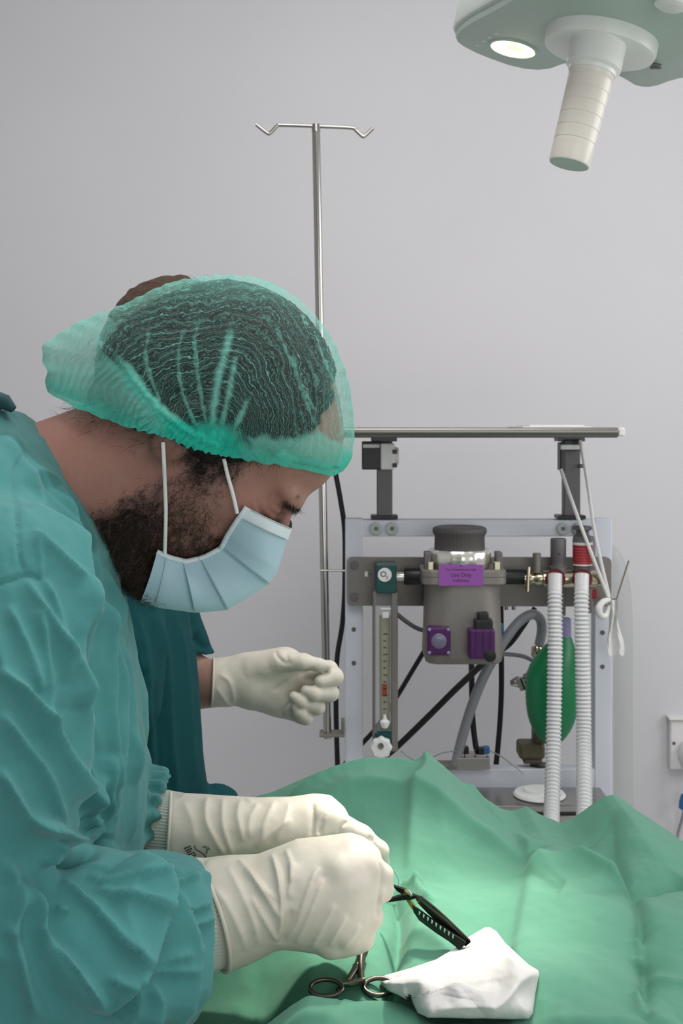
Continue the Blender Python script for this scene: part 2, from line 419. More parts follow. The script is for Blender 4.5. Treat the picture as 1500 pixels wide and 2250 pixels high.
h0 = W(1313, 108, 1.285); h1 = W(1250, 360, 1.28); hax = (h1-h0).normalized(); L = (h1-h0).length
MB().lathe(h0, hax, [(.0295, -.012), (.0295, .008), (.030, .010), (.030, .021), (.026, .024), (.0255, .028)], 40).build('handle_collar', M['lampwhite'], lamp)
prof = [(.025, .02)]
for i in range(7):
    a = .034 + i*(L-.036)/6.6
    if i < 6: prof += [(.0242-.0003*i, a), (.0236-.0003*i, a+.0006), (.0236-.0003*i, a+.0018), (.0242-.0003*i, a+.0024)]
prof += [(.0222, L-.002), (.0215, L), (.0175, L+.0002)]
MB().lathe(h0, hax, prof, 40).build('handle', M['handle'], lamp)
MB().lathe(h1, hax, [(.0213, -.0005), (.0213, .0008)], 40).build('handle_end_cap', M['lampgrey'], lamp)
pk = plan(.415, 1.2)
MB().lathe(W(1478, -6, 1.18), EZ, [(.012, -.012), (.0165, -.009), (.018, 0), (.018, .03)], 32).build('side_knob', M['lampwhite'], lamp)
MB().tube([LO+EZ*.08, LO+EZ*.25, Vector((LO.x+.3, LO.y+.1, RH-.25)), Vector((LO.x+.3, LO.y+.1, RH))], .022, 16, smooth_path=6).build('suspension_arm', M['lampwhite'], lamp)
MB().lathe(Vector((LO.x+.3, LO.y+.1, RH-.06)), (0, 0, 1), [(.03, 0), (.09, .04), (.09, .06)], 32).build('ceiling_mount', M['lampwhite'], lamp)
for i in range(2):
    q = lampray(1440, 142+i*7, -.007); MB().box(q, (.012, .006, .002), .0005).build('vent_slot', M['dgrey'], lamp)
# ================================================================== WALL SOCKET
so = empty('wall_socket', W(1500, 1640, RY1-.02), 'white wall power socket at the edge of the picture with a round plug in it', 'wall socket')
MB().pbox(1472, 1583, 1600, 1692, RY1-.022, .022, .004).build('face_plate', M['offwhite'], so)
MB().pbox(1470, 1577, 1602, 1583, RY1-.03, .03, .001).build('top_edge', M['white'], so)
MB().lathe(W(1480, 1633, RY1-.022), (0, -1, 0), [(.004, 0), (.004, .002), (.001, .0022)], 16).build('screw', M['dgrey'], so)
pl = empty('power_plug', W(1500, 1652, RY1-.03), 'round off-white plug with a grey lead pushed into the wall socket', 'plug')
MB().lathe(W(1523, 1655, RY1-.0225), (0, -1, 0), [(.037, 0), (.036, .02), (.03, .034), (.012, .04)], 36).build('plug_body', M['white'], pl)
MB().tube([W(1520, 1672, RY1-.05), W(1512, 1740, RY1-.06), W(1498, 1800, RY1-.03), W(1488, 1840, RY1-.02), W(1485, 1920, RY1-.02)], .004, 8, smooth_path=5).build('power_cord', M['greytube'], pl)
bl = MB().lathe(W(1503, 1762, RY1-.045), (.15, 0, 1), [(.004, -.02), (.011, -.016), (.0125, 0), (.010, .016), (.004, .02)], 20).build('cable_clip', M['blue'])
tag(bl, 'small blue clip on the grey lead below the wall socket', 'clip')
# ================================================================== ANAESTHESIA MACHINE
DM = 2.3
mach = empty('anaesthesia_machine', W(1050, 1740, DM), 'pale painted anaesthesia machine rack with grey cross bar and steel top shelf', 'anaesthesia machine')
fr = MB(); zlow = 935+(CZ-.1)*F/DM
for x0, x1 in ((758, 797), (1306, 1344)): fr.pbox(x0, 1140, x1, zlow, DM, .035, .002)
fr.pbox(790, 1142, 1312, 1179, DM+.001, .033, .002); fr.pbox(790, 1690, 1312, 1738, DM+.001, .033, .002)
fo = fr.build('frame', M['frame'], mach)
for x, y in ((777, 1383), (777, 1457), (1323, 1390), (1323, 1465)):
    MB().lathe(W(x, y, DM), (0, -1, 0), [(.0048, -.001), (.0045, .0008), (.0015, .0004)], 14).build('frame_screw', M['dgrey'], fo)
for x, y in ((826, 1162), (861, 1162), (1237, 1162), (1272, 1162)):
    b = MB().lathe(W(x, y, DM), (0, -1, 0), [(.0128, 0), (.0125, .003), (.008, .0042), (.006, .0036), (.002, .0036)], 28).build('bolt', M['washer'], mach)
    MB().lathe(W(x, y, DM-.0036), (0, -1, 0), [(.004, 0), (.0036, .0012), (.001, .001)], 8).build('bolt_head', M['dgrey'], b)
sh = MB()
a = W(722, 938, 2.12); b2 = W(1372, 938, 2.12); zt = CZ-.0035; lip = .0185
sh.box(((a.x+b2.x)/2, 2.12+.2, zt-.004), (b2.x-a.x-.006, .4, .003))
sh.build('top_shelf', M['steel'], mach)
lp = MB(); prof = [(2.124, 0), (2.1205, -.0008), (2.1185, -.003), (2.118, -.007), (2.1192, -.0125), (2.1225, -.017), (2.1265, -.0185), (2.1285, -.0175)]
for q0, q1 in ((a.x, b2.x-.012),):
    v = [(x, y, zt+z) for x in (q0, q1) for y, z in prof]; n = len(prof)
    lp.add(v, [(k, k+1, n+k+1, n+k) for k in range(n-1)])
lp.build('front_lip', simple('rolled_steel', (128, 125, 121), .3, .85, vary=.08, scale=30), mach)
for xx in (b2.x-.005, a.x): MB().box((xx, 2.32, zt-.008), (.012, .402, .016), .003).build('end_lip', M['offwhite'] if xx > 0 else M['steel'], mach)
for x0, x1, side in ((828, 862, 1), (1239, 1275, -1)):
    p = MB().pbox(x0, 966, x1, 1136, DM+.004, .028, .002).build('shelf_post', M['dgrey'], mach)
    MB().pbox(x0-13, 1133, x1+12, 1141, DM-.004, .045, .001).build('foot_flange', M['black'], p)
    MB().pbox(x0-12, 958, x1+10, 970, DM-.006, .05, .001).build('top_plate', M['dgrey'], p)
c1 = MB().pbox(795, 970, 838, 1032, DM-.012, .03, .002).build('shelf_clamp', M['black'], mach)
MB().pbox(797, 976, 834, 984, DM-.0135, .004, .001).build('clamp_strip', M['white'], c1)
cl = MB().pbox(836, 974, 867, 1032, DM-.022, .05, .003).build('clamp_jaw', M['white'], c1)
MB().lathe(W(866, 1003, DM-.002), (1, 0, 0), [(.019, -.004), (.019, .002), (.016, .008), (.005, .009)], 24).build('clamp_knob', M['offwhite'], c1)
for y in (993, 1023): MB().pbox(862, y-5, 872, y+4, DM-.024, .006, .001).build('clamp_screw', M['black'], c1)
c2 = MB().pbox(1230, 972, 1240, 1034, DM-.012, .03, .002).pbox(1238, 966, 1276, 990, DM-.01, .03, .002).build('shelf_clamp', M['black'], mach)
MB().pbox(1231, 977, 1273, 988, DM-.0125, .005, .001).build('clamp_strip', M['white'], c2)
MB().lathe(W(1279, 1024, DM+.0), (1, 0, 0), [(.004, -.006), (.004, .003), (.001, .0034)], 12).build('clamp_screw', M['dgrey'], c2)
bb = MB(); rr = []
for cx, cy, a0 in ((1332, 1322, 0), (774, 1320, 90), (774, 1236, 180), (1332, 1236, 270)):
    for k in range(6):
        t = math.radians(a0+k*18); rr.append(W(cx+11*math.cos(t), cy+11*math.sin(t), DM-.014))
bbo = bb.prism(rr, (0, .012, 0)).build('cross_bar', M['mgrey'], mach)
for x, y in ((778, 1242), (778, 1312)): MB().lathe(W(x, y, DM-.014), (0, -1, 0), [(.0085, 0), (.008, .0018), (.003, .002)], 20).build('bar_screw', M['dgrey'], bbo)
MB().pbox(801, 1256, 808, 1267, DM-.0146, .002, .0005).build('slot', M['white'], bbo)
MB().pbox(808, 1259, 816, 1264, DM-.0146, .002, .0005).build('slot', M['dgrey'], bbo)
for x in (1112, 1128): MB().lathe(W(x, 1333, DM-.008), (0, 0, -1), [(.004, -.004), (.004, .006), (.001, .0065)], 12).build('stud', M['steel'], bbo)
# gas manifold to the right of the vaporiser
mf = MB()
mf.lathe(W(1150, 1272, DM-.05), (1, 0, 0), [(.016, 0), (.016, .012), (.010, .014), (.010, .02), (.013, .024), (.013, .034), (.016, .036), (.017, .055), (.017, .135), (.014, .14), (.014, .15), (.004, .151)], 28)
mfo = mf.build('gas_manifold', M['nickel'], mach)
MB().tube([W(1161, 1246, DM-.062), W(1159, 1300, DM-.07)], [.004, .0045], 12).build('tap_lever', M['nickel'], mfo)
MB().lathe(W(1179, 1258, DM-.05), (0, 0, 1), [(.008, 0), (.008, .036), (.007, .037)], 20).build('stem', M['mgrey'], mfo)
for x in (1219, 1278):
    MB().lathe(W(x, 1272, DM-.064), (0, -1, .05), [(.0185, 0), (.0192, .004), (.0175, .007), (.0150, .006)], 32).build('outlet_seal', M['redrubber'], mfo)
v1 = MB().lathe(W(1226, 1250, DM-.05), (0, 0, 1), [(.017, -.01), (.017, .004), (.0135, .006), (.0135, .016), (.0148, .018), (.0148, .056), (.0138, .058), (.004, .0585)], 32).build('relief_valve', M['dgrey'], mach)
MB().lathe(W(1228, 1218, DM-.0648), (0, -1, 0), [(.002, -.001), (.002, .0004)], 10).build('valve_hole', M['black'], v1)
v2 = MB().lathe(W(1279, 1256, DM-.05), (0, 0, 1), [(.0165, -.008), (.0165, .010), (.0185, .012), (.0185, .062), (.0175, .064), (.0175, .068), (.0125, .07), (.0125, .078), (.019, .081), (.019, .085), (.016, .087), (.004, .088)], 36).build('pressure_valve', M['dgrey'], mach)
lab = MB(); n = 14; cc = W(1279, 1256, DM-.05)
for nm, z0, z1, mt, r in (('label_border', .0125, .0565, 'white', .0189), ('red_label', .0155, .0515, 'red', .0192)):
    l = MB(); vv = []
    for k in range(n+1):
        t = math.radians(-168+156*k/n) if nm == 'label_border' else math.radians(-165+150*k/n)
        for z in (z0, z1): vv.append((cc.x+r*math.cos(t), cc.y+r*math.sin(t), cc.z+z))
    l.add(vv, [(2*k, 2*k+2, 2*k+3, 2*k+1) for k in range(n)]).build(nm, M[mt], v2)
for i in range(6):
    l = MB(); vv = []; z = .0185+i*.0052
    for k in range(n+1):
        t = math.radians(-150+(118-(i*37 % 30))*k/n)
        for dz in (0, .0005): vv.append((cc.x+.0194*math.cos(t), cc.y+.0194*math.sin(t), cc.z+z+dz))
    l.add(vv, [(2*k, 2*k+2, 2*k+3, 2*k+1) for k in range(n)]).build('label_line', M['labelline'], v2)
MB().pbox(1288, 1297, 1312, 1316, DM-.04, .03, .002).build('red_port', M['red'], mach)
MB().lathe(W(1288, 1345, DM-.03), (0, 0, 1), [(.013, 0), (.013, .05)], 24).build('lower_port', M['mgrey'], mach)
MB().lathe(W(1233, 1352, DM-.03), (0, 0, 1), [(.008, 0), (.008, .073)], 20).build('bag_mount', M['dgrey'], mach)
MB().tube([W(1312, 1316, DM-.05), W(1335, 1318, DM-.06), W(1354, 1316, DM-.07), W(1360, 1296, DM-.07), W(1381, 1232, DM-.07)], .0016, 8).build('wire_hook', M['mgrey'], mach)
MB().tube([W(1125, 1262, DM-.05), W(1150, 1262, DM-.05)], .004, 8)
MB().lathe(W(1106, 1267, DM-.05), (1, 0, 0), [(.0145, 0.0015), (.0145, .040), (.012, .045)], 28).build('bar_connector', M['black'], mach)
# connector block on the lower rail
cb = MB().pbox(1002, 1665, 1077, 1691, DM-.01, .05, .002).build('connector_block', M['steel'], mach)
MB().pbox(962, 1683, 1004, 1691, DM-.01, .04, .001).build('block_plate', M['mgrey'], cb)
for x0, y0, x1, y1, m in ((1004, 1641, 1016, 1658, 'purple'), (1014, 1642, 1030, 1657, 'black'), (1006, 1656, 1019, 1666, 'white'), (1020, 1657, 1034, 1667, 'steel'), (1050, 1644, 1064, 1658, 'black'), (1062, 1642, 1076, 1657, 'blue'), (1044, 1658, 1066, 1667, 'steel')):
    MB().pbox(x0, y0, x1, y1, DM-.002, .016, .002).build('plug_fitting', M[m], cb)
rg = MB().pbox(1141, 1636, 1198, 1670, DM+.0, .05, .006).pbox(1150, 1668, 1192, 1680, DM+.005, .04, .004).pbox(1172, 1590, 1196, 1640, DM+.012, .03, .003).build('pressure_regulator', M['brass'], mach)
MB().lathe(W(1184, 1692, DM+.025), (0, 0, 1), [(.018, 0), (.018, .012)], 20).build('regulator_base', M['black'], rg)
MB().lathe(W(1166, 1583, DM+.02), (1, 0, 0), [(.004, 0), (.004, .02)], 10).build('regulator_screw', M['dgrey'], rg)
sv = MB()
sv.tube([W(1121, 1501, DM+.03), W(1135, 1498, DM+.03), W(1150, 1500, DM+.035), W(1185, 1500, DM+.05)], [.005, .011, .012, .010], 14).tube([W(1140, 1490, DM+.02), W(1150, 1515, DM+.02)], .007, 10).tube([W(1150, 1488, DM+.03), W(1166, 1478, DM+.03)], .005, 8)
sv.build('silver_valve', M['steel'], mach)
# drawer unit on the front of the rack, base with castors
zt2 = W(0, 1768, 2.17).z; xa, xb = W(955, 0, DM).x, W(1312, 0, DM).x
du = MB().box(((xa+xb)/2, 2.222, zt2-.12), (xb-xa-.008, .10, .22), .004).build('drawer_unit', M['dgrey'], mach)
MB().box(((xa+xb)/2, 2.22, zt2-.006), (xb-xa, .11, .012), .002).build('unit_top', M['steel'], du)
for i in range(2):
    MB().box(((xa+xb)/2, 2.168, zt2-.06-i*.095), (xb-xa-.02, .010, .085), .003).build('drawer_front', M['steel'], du)
for sx in (W(777, 0, DM).x, W(1325, 0, DM).x):
    MB().box((sx, 2.317, .09), (.05, .5, .04), .004).build('base_foot', M['frame'], mach)
    for sy in (2.11, 2.52):
        MB().tube([(sx, sy, .09), (sx, sy, .05)], .010, 10).lathe((sx-.012, sy, .04), (1, 0, 0), [(.04, 0), (.04, .024)], 20).build('castor', M['black'], mach)
pd = MB().lathe((W(1185, 0, 2.22).x, 2.222, zt2+.001), (0, 0, 1), [(.048, 0), (.049, .002), (.046, .006), (.03, .008), (.028, .012), (.004, .013)], 40).build('dish_lid', M['white'])
tag(pd, 'flat white round lid lying on the steel drawer unit behind the hoses', 'lid')
tw = MB().box((W(1215, 0, 2.2).x, 2.26, CZ-.0035), (.125, .2, .004), .0015).box((W(1218, 0, 2.2).x, 2.26, CZ-.0005), (.1, .17, .003), .001).build('folded_cloth', M['tape'])
tag(tw, 'thin white folded cloth lying flat on the steel top shelf', 'cloth')
# ------------------------------------------------------------------ vaporiser
vp = empty('vaporiser', W(1012, 1445, DM-.06), 'grey metal vaporiser with purple label, dark fluted dial and purple filler block', 'vaporiser')
VC = W(1014, 1262, DM-.079)
def rsq(w, d, r, n=8):                            # rounded rectangle in plan
    o = []
    for cx, cy, a0 in ((w-r, d-r, 0), (-w+r, d-r, 90), (-w+r, -d+r, 180), (w-r, -d+r, 270)):
        for k in range(n+1):
            t = math.radians(a0+90*k/n); o.append((cx+r*math.cos(t), cy+r*math.sin(t)))
    return o
def loft(secs):                                   # [(z, w, d, r)] around VC
    m = MB(); v = []
    for z, w, d, r in secs: v += [(VC.x+x, VC.y+y, VC.z+z) for x, y in rsq(w, d, r)]
    n = len(rsq(1, 1, .1)); f = [(i*n+k, i*n+(k+1) % n, (i+1)*n+(k+1) % n, (i+1)*n+k) for i in range(len(secs)-1) for k in range(n)]
    f += [tuple(range(n-1, -1, -1)), tuple((len(secs)-1)*n+k for k in range(n))]
    return m.add(v, f)
K = .86*DM/F/.885*1.0
px = (DM-.1)/F
loft([(-.1585, .066, .052, .02), (-.156, .07, .055, .022), (-.146, .0725, .057, .024), (-.10, .0718, .057, .04), (-.02, .070, .057, .05), (-.008, .070, .057, .05)]).build('vaporiser_body', M['mgrey'], vp)
ring = loft([(-.0125, .076, .058, .02), (-.011, .0775, .0595, .02), (.0015, .0775, .0595, .02)]).build('lower_flange', M['mgrey'], vp)
loft([(.0022, .0775, .0595, .02), (.012, .0775, .0595, .02), (.0135, .076, .058, .02)]).build('upper_flange', M['mgrey'], vp)
for sx in (-1, 1):
    MB().box((VC.x+sx*.066, VC.y-.02, VC.z+.028), (.012, .03, .034), .002).build('lock_tab', M['dgrey'], vp)
    MB().box((VC.x+sx*.061, VC.y-.036, VC.z+.02), (.012, .012, .018), .002).build('lock_pin', M['nickel'], vp)
MB().lathe((VC.x-.004, VC.y, VC.z+.022), (0, 0, 1), [(.055, -.008), (.058, 0), (.060, .003), (.059, .022), (.0555, .026)], 96, (.012, 16)).build('chrome_ring', M['chrome'], vp)
MB().lathe((VC.x-.004, VC.y, VC.z+.046), (0, 0, 1), [(.047, 0), (.0462, .026), (.0495, .032), (.0505, .036), (.0495, .041), (.044, .044), (.03, .0425), (.004, .0425)], 120, (.012, 40)).build('dial', M['dial'], vp)
ly = VC.y-.0605
lo_ = MB().box((VC.x-.0075, ly, VC.z+.006), (.0815, .0014, .0385), .0004).build('drug_label', M['label'], vp)
RX = Matrix.Rotation(PI/2, 3, 'X')
for s_, sz, dz, wd_ in (('For Anaesthesia Use', .0058, .0125, 1.15), ('Use Only', .0105, .0025, .95), ('Isoflurane', .0072, -.0075, 1.05)):
    text_mesh(s_, sz, (VC.x-.0075, ly-.0008, VC.z+.004+dz), RX, 'label_text', M['ink'], lo_, .00015, wd_)
MB().tube([(VC.x-.009, ly-.0009, VC.z+.0245), (VC.x-.006, ly-.0009, VC.z+.0225)], .0008, 6).build('label_mark', M['ink'], lo_)
wx = W(964, 1409, DM-.134); wb = MB().pbox(938, 1377, 990, 1441, DM-.142, .02, .005).build('level_window', M['purple'], vp)
MB().lathe(W(964, 1409, DM-.1425), (0, -1, 0), [(.0140, -.004), (.0140, .0006), (.0130, .0014), (.002, .0014)], 24).build('window_glass', simple('smoky_glass', (112, 110, 132), .2, vary=.15, scale=90), wb)
for x in (943, 985):
    for y in (1383, 1434): MB().lathe(W(x, y, DM-.1425), (0, -1, 0), [(.003, -.001), (.003, .0006), (.001, .001)], 12).build('window_screw', M['lilac'], wb)
fb = MB().pbox(1030, 1383, 1088, 1449, DM-.164, .05, .004).build('filler_block', M['purple'], vp)
for x in (1046, 1062, 1078): MB().pbox(x-1, 1386, x+1, 1440, DM-.1655, .003, .0006).build('filler_groove', M['ink'], fb)
MB().pbox(1043, 1362, 1083, 1386, DM-.159, .04, .003).pbox(1050, 1347, 1074, 1366, DM-.154, .03, .003).build('filler_cap', M['black'], fb)
MB().lathe(W(1076, 1441, DM-.163), (0, -1, 0), [(.011, -.01), (.011, .002), (.004, .003)], 20).build('filler_drain', M['black'], fb)
# ------------------------------------------------------------------ flowmeter
fm = empty('flowmeter', W(848, 1655, DM-.05), 'upright clear oxygen flowmeter tube with dark teal ends and white knob', 'flowmeter')
ft = MB().pbox(826, 1241, 871, 1303, DM-.075, .06, .002).build('top_block', M['teal'], fm)
d = MB().lathe(W(845, 1263, DM-.0755), (0, -1, 0), [(.0132, -.001), (.0130, .0016), (.002, .0018)], 32).build('gas_badge', M['white'], ft)
text_mesh('O', .0145, W(842, 1262, DM-.0778), RX, 'badge_text', M['darkink'], ft, .0002)
text_mesh('2', .007, W(850, 1269, DM-.0778), RX, 'badge_text', M['darkink'], ft, .0002)
MB().pbox(822, 1300, 862, 1612, DM-.07, .05, .002).build('clear_housing', M['acrylic'], fm)
MB().pbox(860, 1301, 874, 1652, DM-.072, .055, .002).pbox(819, 1301, 825, 1640, DM-.06, .045, .001).build('side_rail', M['mgrey'], fm)
tb = MB().lathe(W(845, 1600, DM-.045), (0, 0, 1), [(.0095, 0), (.0105, .19), (.0105, .215)], 20).build('glass_tube', M['tubecol'], fm)
for i in range(13): 
    y = 1392+i*15; MB().pbox(842, y, 848+(3 if i % 3 == 0 else 0), y+2.2, DM-.0712, .001, .0002).build('scale_mark', M['darkink'], fm)
MB().pbox(839, 1503, 850, 1530, DM-.0712, .001, .0003).build('red_scale_mark', simple('red_mark', (140, 62, 48), .5), fm)
MB().lathe(W(845, 1585, DM-.0715), (0, 0, 1), [(.006, -.012), (.0095, -.004), (.0095, 0), (.004, .004), (.003, .012), (.001, .0125)], 16).build('float_cone', M['white'], fm)
MB().pbox(836, 1336, 858, 1340, DM-.0715, .004, .0005).pbox(840, 1345, 854, 1358, DM-.0712, .004, .0005).build('tube_fitting', M['white'], fm)
MB().pbox(825, 1603, 868, 1654, DM-.07, .05, .003).build('bottom_block', M['teal'], fm)
kb = MB().lathe(W(838, 1640, DM-.0755), (-.08, -1, .06), [(.008, -.006), (.0185, 0), (.0195, .004), (.019, .018), (.0165, .022), (.003, .0225)], 64, (.06, 8)).build('control_knob', M['white'], fm)
MB().lathe(W(836.5, 1639, DM-.098), (-.08, -1, .06), [(.0058, -.002), (.0055, .0012), (.0042, .0016), (.0035, .0004), (.002, .0004)], 24).build('knob_badge', M['mgrey'], kb)
MB().lathe(W(868, 1267, DM-.05), (1, 0, 0), [(.0105, 0), (.009, .004), (.009, .02), (.011, .022)], 24).build('chrome_union', M['chrome'], fm)
MB().lathe(W(887, 1266, DM-.05), (1, 0, 0), [(.0145, 0), (.0165, .003), (.0165, .031)], 28).build('black_union', M['black'], fm)
# ------------------------------------------------------------------ drip stand pole
iv = empty('drip_pole', W(719, 1622, DM-.02), 'slim chrome drip pole with a two hook cross bar against the plain wall', 'drip stand')
DP = DM-.02
MB().tube([W(694, 282, DP), W(719, 1622, DP)], .0079, 20).build('pole', M['polesteel'], iv)
MB().tube([W(563, 274, DP), W(587, 292.5, DP), W(594, 292, DP), W(609, 277, DP), W(620, 275, DP), W(694, 277.5, DP), W(770, 281, DP), W(782, 287, DP), W(795, 299, DP), W(802, 298, DP), W(819, 282, DP)], .0036, 12, smooth_path=5).build('hook_bar', M['polesteel'], iv)
MB().tube([W(693.8, 273, DP), W(694, 290, DP)], [.0076, .0086], 16).build('top_collar', M['polesteel'], iv)
MB().pbox(701, 1616, 757, 1620.5, DP-.02, .045, .0008).pbox(749, 1585, 757, 1620, DP-.01, .03, .0008).build('lower_bracket', M['mgrey'], iv)
MB().tube([W(703, 1253.5, DP-.012), W(758, 1254, DP-.004)], .0022, 10).build('upper_peg', M['polesteel'], iv)
# ------------------------------------------------------------------ hoses, bag, cables
def hose(label, pts, r0, smooth_len):
    P, R = catmull([Vector(p) for p in pts], [r0*1.05]*len(pts), 120); 
    Ls = [0]
    for i in range(1, len(P)): Ls.append(Ls[-1]+(P[i]-P[i-1]).length)
    T = Ls[-1]; n = int(T/.00095); Q = []; RR = []; j = 0
    for i in range(n+1):
        l = T*i/n
        while j < len(Ls)-2 and Ls[j+1] < l: j += 1
        t = (l-Ls[j])/max(1e-9, Ls[j+1]-Ls[j]); Q.append(P[j].lerp(P[j+1], min(1, t)))
        k = sstep(smooth_len*.6, smooth_len, np.array(l)); RR.append(r0*(1+.10*float(k)*math.cos(2*PI*l/.0076)))
    o = MB().tube(Q, RR, 20).build('breathing_hose', M['hose'])
    return tag(o, label, 'hose', 'corrugated breathing hoses')
hose('white corrugated breathing hose crossing in front of the green bag', [W(1219, 1262, DM-.085), W(1218.5, 1330, DM-.105), W(1219, 1420, DM-.12), W(1216, 1600, DM-.14), W(1213, 1740, DM-.2), W(1210, 1840, DM-.28), W(1208, 1960, DM-.42), W(1200, 2080, DM-.64), W(1190, 2150, 1.43)], .0132, .045)
hose('white corrugated breathing hose running beside the right frame post', [W(1278, 1262, DM-.085), W(1277, 1330, DM-.105), W(1279, 1440, DM-.115), W(1282, 1600, DM-.13), W(1283, 1720, DM-.2), W(1283, 1830, DM-.28), W(1280, 1960, DM-.42), W(1272, 2080, DM-.64), W(1262, 2150, 1.43)], .0132, .045)
bagc = W(1212, 1522, DM-.03); prof = [(.0135, .128), (.0140, .115), (.022, .1), (.033, .083), (.043, .06), (.0485, .035), (.0505, .01), (.0495, -.02), (.046, -.045), (.039, -.065), (.029, -.082), (.016, -.096), (.003, -.102)]
rb = empty('reservoir_bag', bagc, 'green latex reservoir bag hanging behind the corrugated hoses', 'breathing bag')
Pp, Rr = catmull([Vector((0, 0, h)) for r, h in prof], [r for r, h in prof], 6)
Rc = [q[0] for q in catmull([Vector((r, h, 0)) for r, h in prof], [0]*len(prof), 6)[0]]
m = MB(); n = 48; v = []
for p, r in zip(Pp, Rc):
    h = p.z; off = .022*sstep(.03, .128, np.array(h))
    for k in range(n):
        t = 2*PI*k/n; wv = 1+.012*math.sin(h*520)*max(0, math.cos(t-2.6))*float(sstep(.07, .02, np.array(abs(h-.01))))
        v.append((bagc.x+off+r*wv*math.cos(t), bagc.y+r*.8*math.sin(t), bagc.z+h))
f = [(i*n+k, i*n+(k+1) % n, (i+1)*n+(k+1) % n, (i+1)*n+k) for i in range(len(Pp)-1) for k in range(n)] + [tuple(range(n)), tuple((len(Pp)-1)*n+k for k in range(n))]
m.add(v, f).build('bag', M['bag'], rb)
MB().lathe((bagc.x+.022, bagc.y, bagc.z+.108), (0, 0, 1), [(.0142, 0), (.0150, .004), (.0145, .034), (.012, .036)], 24).build('bag_neck', M['lilac'], rb)
def cable(name, label, pts, r, mat, D=DM, cat='cable', n=10, group=None):
    P = [W(p[0], p[1], p[2] if len(p) > 2 else D) for p in pts]
    return tag(MB().tube(P, r, n, smooth_path=8).build(name, M[mat]), label, cat, group)
cable('power_cable', 'black cable hanging between drip pole and left frame post', [(736, 1035), (748, 1100), (757, 1170), (757, 1290), (752, 1370), (740, 1450), (738, 1560), (742, 1700), (746, 1790)], .0052, 'rubber', DM+.06)
cable('power_cable', 'black cable sloping down from the level window side to the left post', [(935, 1425), (905, 1475), (872, 1530), (830, 1595), (790, 1640), (752, 1688), (735, 1740)], .0050, 'rubber', DM+.10)
cable('power_cable', 'thick black cable running diagonally from the filler block past the flowmeter', [(1078, 1440, DM-.09), (1050, 1468, DM-.06), (1000, 1515, DM), (940, 1575, DM+.02), (875, 1638, DM+.03), (835, 1672, DM+.05), (790, 1720, DM+.08)], .0062, 'rubber')
cable('power_cable', 'black cable dropping straight from vaporiser to connector block', [(1035, 1430, DM-.03), (1036, 1500, DM+.03), (1038, 1580, DM+.03), (1045, 1640, DM+.02), (1050, 1652, DM+.006)], .0058, 'rubber')
cable('power_cable', 'black cable falling beside the vaporiser and passing behind the lower rail', [(1100, 1330), (1101, 1430), (1101, 1520), (1097, 1600), (1088, 1690), (1075, 1745), (1064, 1768)], .0056, 'rubber', DM+.06)
cable('power_cable', 'short black cable looping under the cross bar behind grey tubing', [(1175, 1335), (1150, 1375), (1120, 1415), (1085, 1440)], .0052, 'rubber', DM+.09)
cable('power_cable', 'black cable end crossing under the lower rail', [(1052, 1700), (1060, 1740), (1068, 1768)], .0045, 'rubber', DM+.10)
cable('grey_tube', 'dark grey tube curving from flowmeter to vaporiser side', [(868, 1346), (890, 1364), (915, 1380), (940, 1388, DM-.03)], .0042, 'dgrey', DM-.03, 'tube')
cable('grey_tube', 'translucent grey tube arching from the bag fitting down to the connector block', [(1184, 1418, DM+.03), (1190, 1385, DM+.03), (1186, 1360, DM+.02), (1168, 1350), (1140, 1366), (1110, 1404), (1085, 1445), (1060, 1492), (1036, 1552), (1015, 1620), (1000, 1682)], .0098, 'greytube', DM+.0, 'tube', 14)
cable('grey_tube', 'thin pale grey tube running from vaporiser behind the green bag', [(1085, 1436), (1120, 1438), (1152, 1443), (1180, 1458), (1195, 1475)], .0042, 'greytube', DM+.05, 'tube')
cable('clear_line', 'hair thin clear line sagging between flowmeter and connector block', [(880, 1650), (905, 1668), (930, 1672), (970, 1655), (1006, 1650)], .0012, 'greytube', DM-.01, 'tube', 6)
cable('clear_line', 'hair thin clear line leading away from the blue connector', [(1076, 1650), (1100, 1662), (1130, 1684), (1150, 1700)], .0014, 'greytube', DM-.01, 'tube', 6)
MB().lathe(W(1180, 1432, DM+.03), (0, 0, 1), [(.009, -.012), (.012, -.008), (.012, .008), (.009, .012)], 20).build('tube_fitting', M['nickel'], mach)
MB().pbox(1099, 1372, 1106, 1410, DM+.0, .02, .002).build('blue_fitting', M['blue'], mach)
sc_ = MB().tube([W(1300, 1235, DM+.07), W(1322, 1212, DM+.07), W(1345, 1225, DM+.07), W(1362, 1280, DM+.07), W(1368, 1380, DM+.07), W(1368, 1600, DM+.07), W(1370, 1850, DM+.07)], [.016, .017, .018, .019, .019, .019, .019], 24, smooth_path=10).build('scavenging_hose', M['hazy'])
tag(sc_, 'wide hazy translucent hose arching behind the right post', 'hose')
bt = empty('bandage_tie', W(1340, 1315, DM-.06), 'white cotton tie strung from the top shelf and knotted on the wire hook', 'bandage')
MB().tube([W(1274, 968, DM-.035), W(1290, 1060, DM-.06), W(1308, 1180, DM-.07), W(1338, 1312, DM-.066)], .0034, 8, smooth_path=4).build('strand', M['tape'], bt)
MB().tube([W(1232, 1032, DM-.03), W(1252, 1090, DM-.06), W(1285, 1180, DM-.075), W(1336, 1313, DM-.068)], .0036, 8, smooth_path=4).build('strand', M['tape'], bt)
kt = MB().tube([W(1340, 1318, DM-.066), W(1325, 1322, DM-.075), W(1315, 1336, DM-.08), W(1319, 1352, DM-.078), W(1330, 1352, DM-.07), W(1338, 1330, DM-.066)], [.004, .006, .007, .0065, .006, .004], 10, smooth_path=6).build('bow_loop', M['tape'], bt)
tl = MB(); v = []; nn = 9
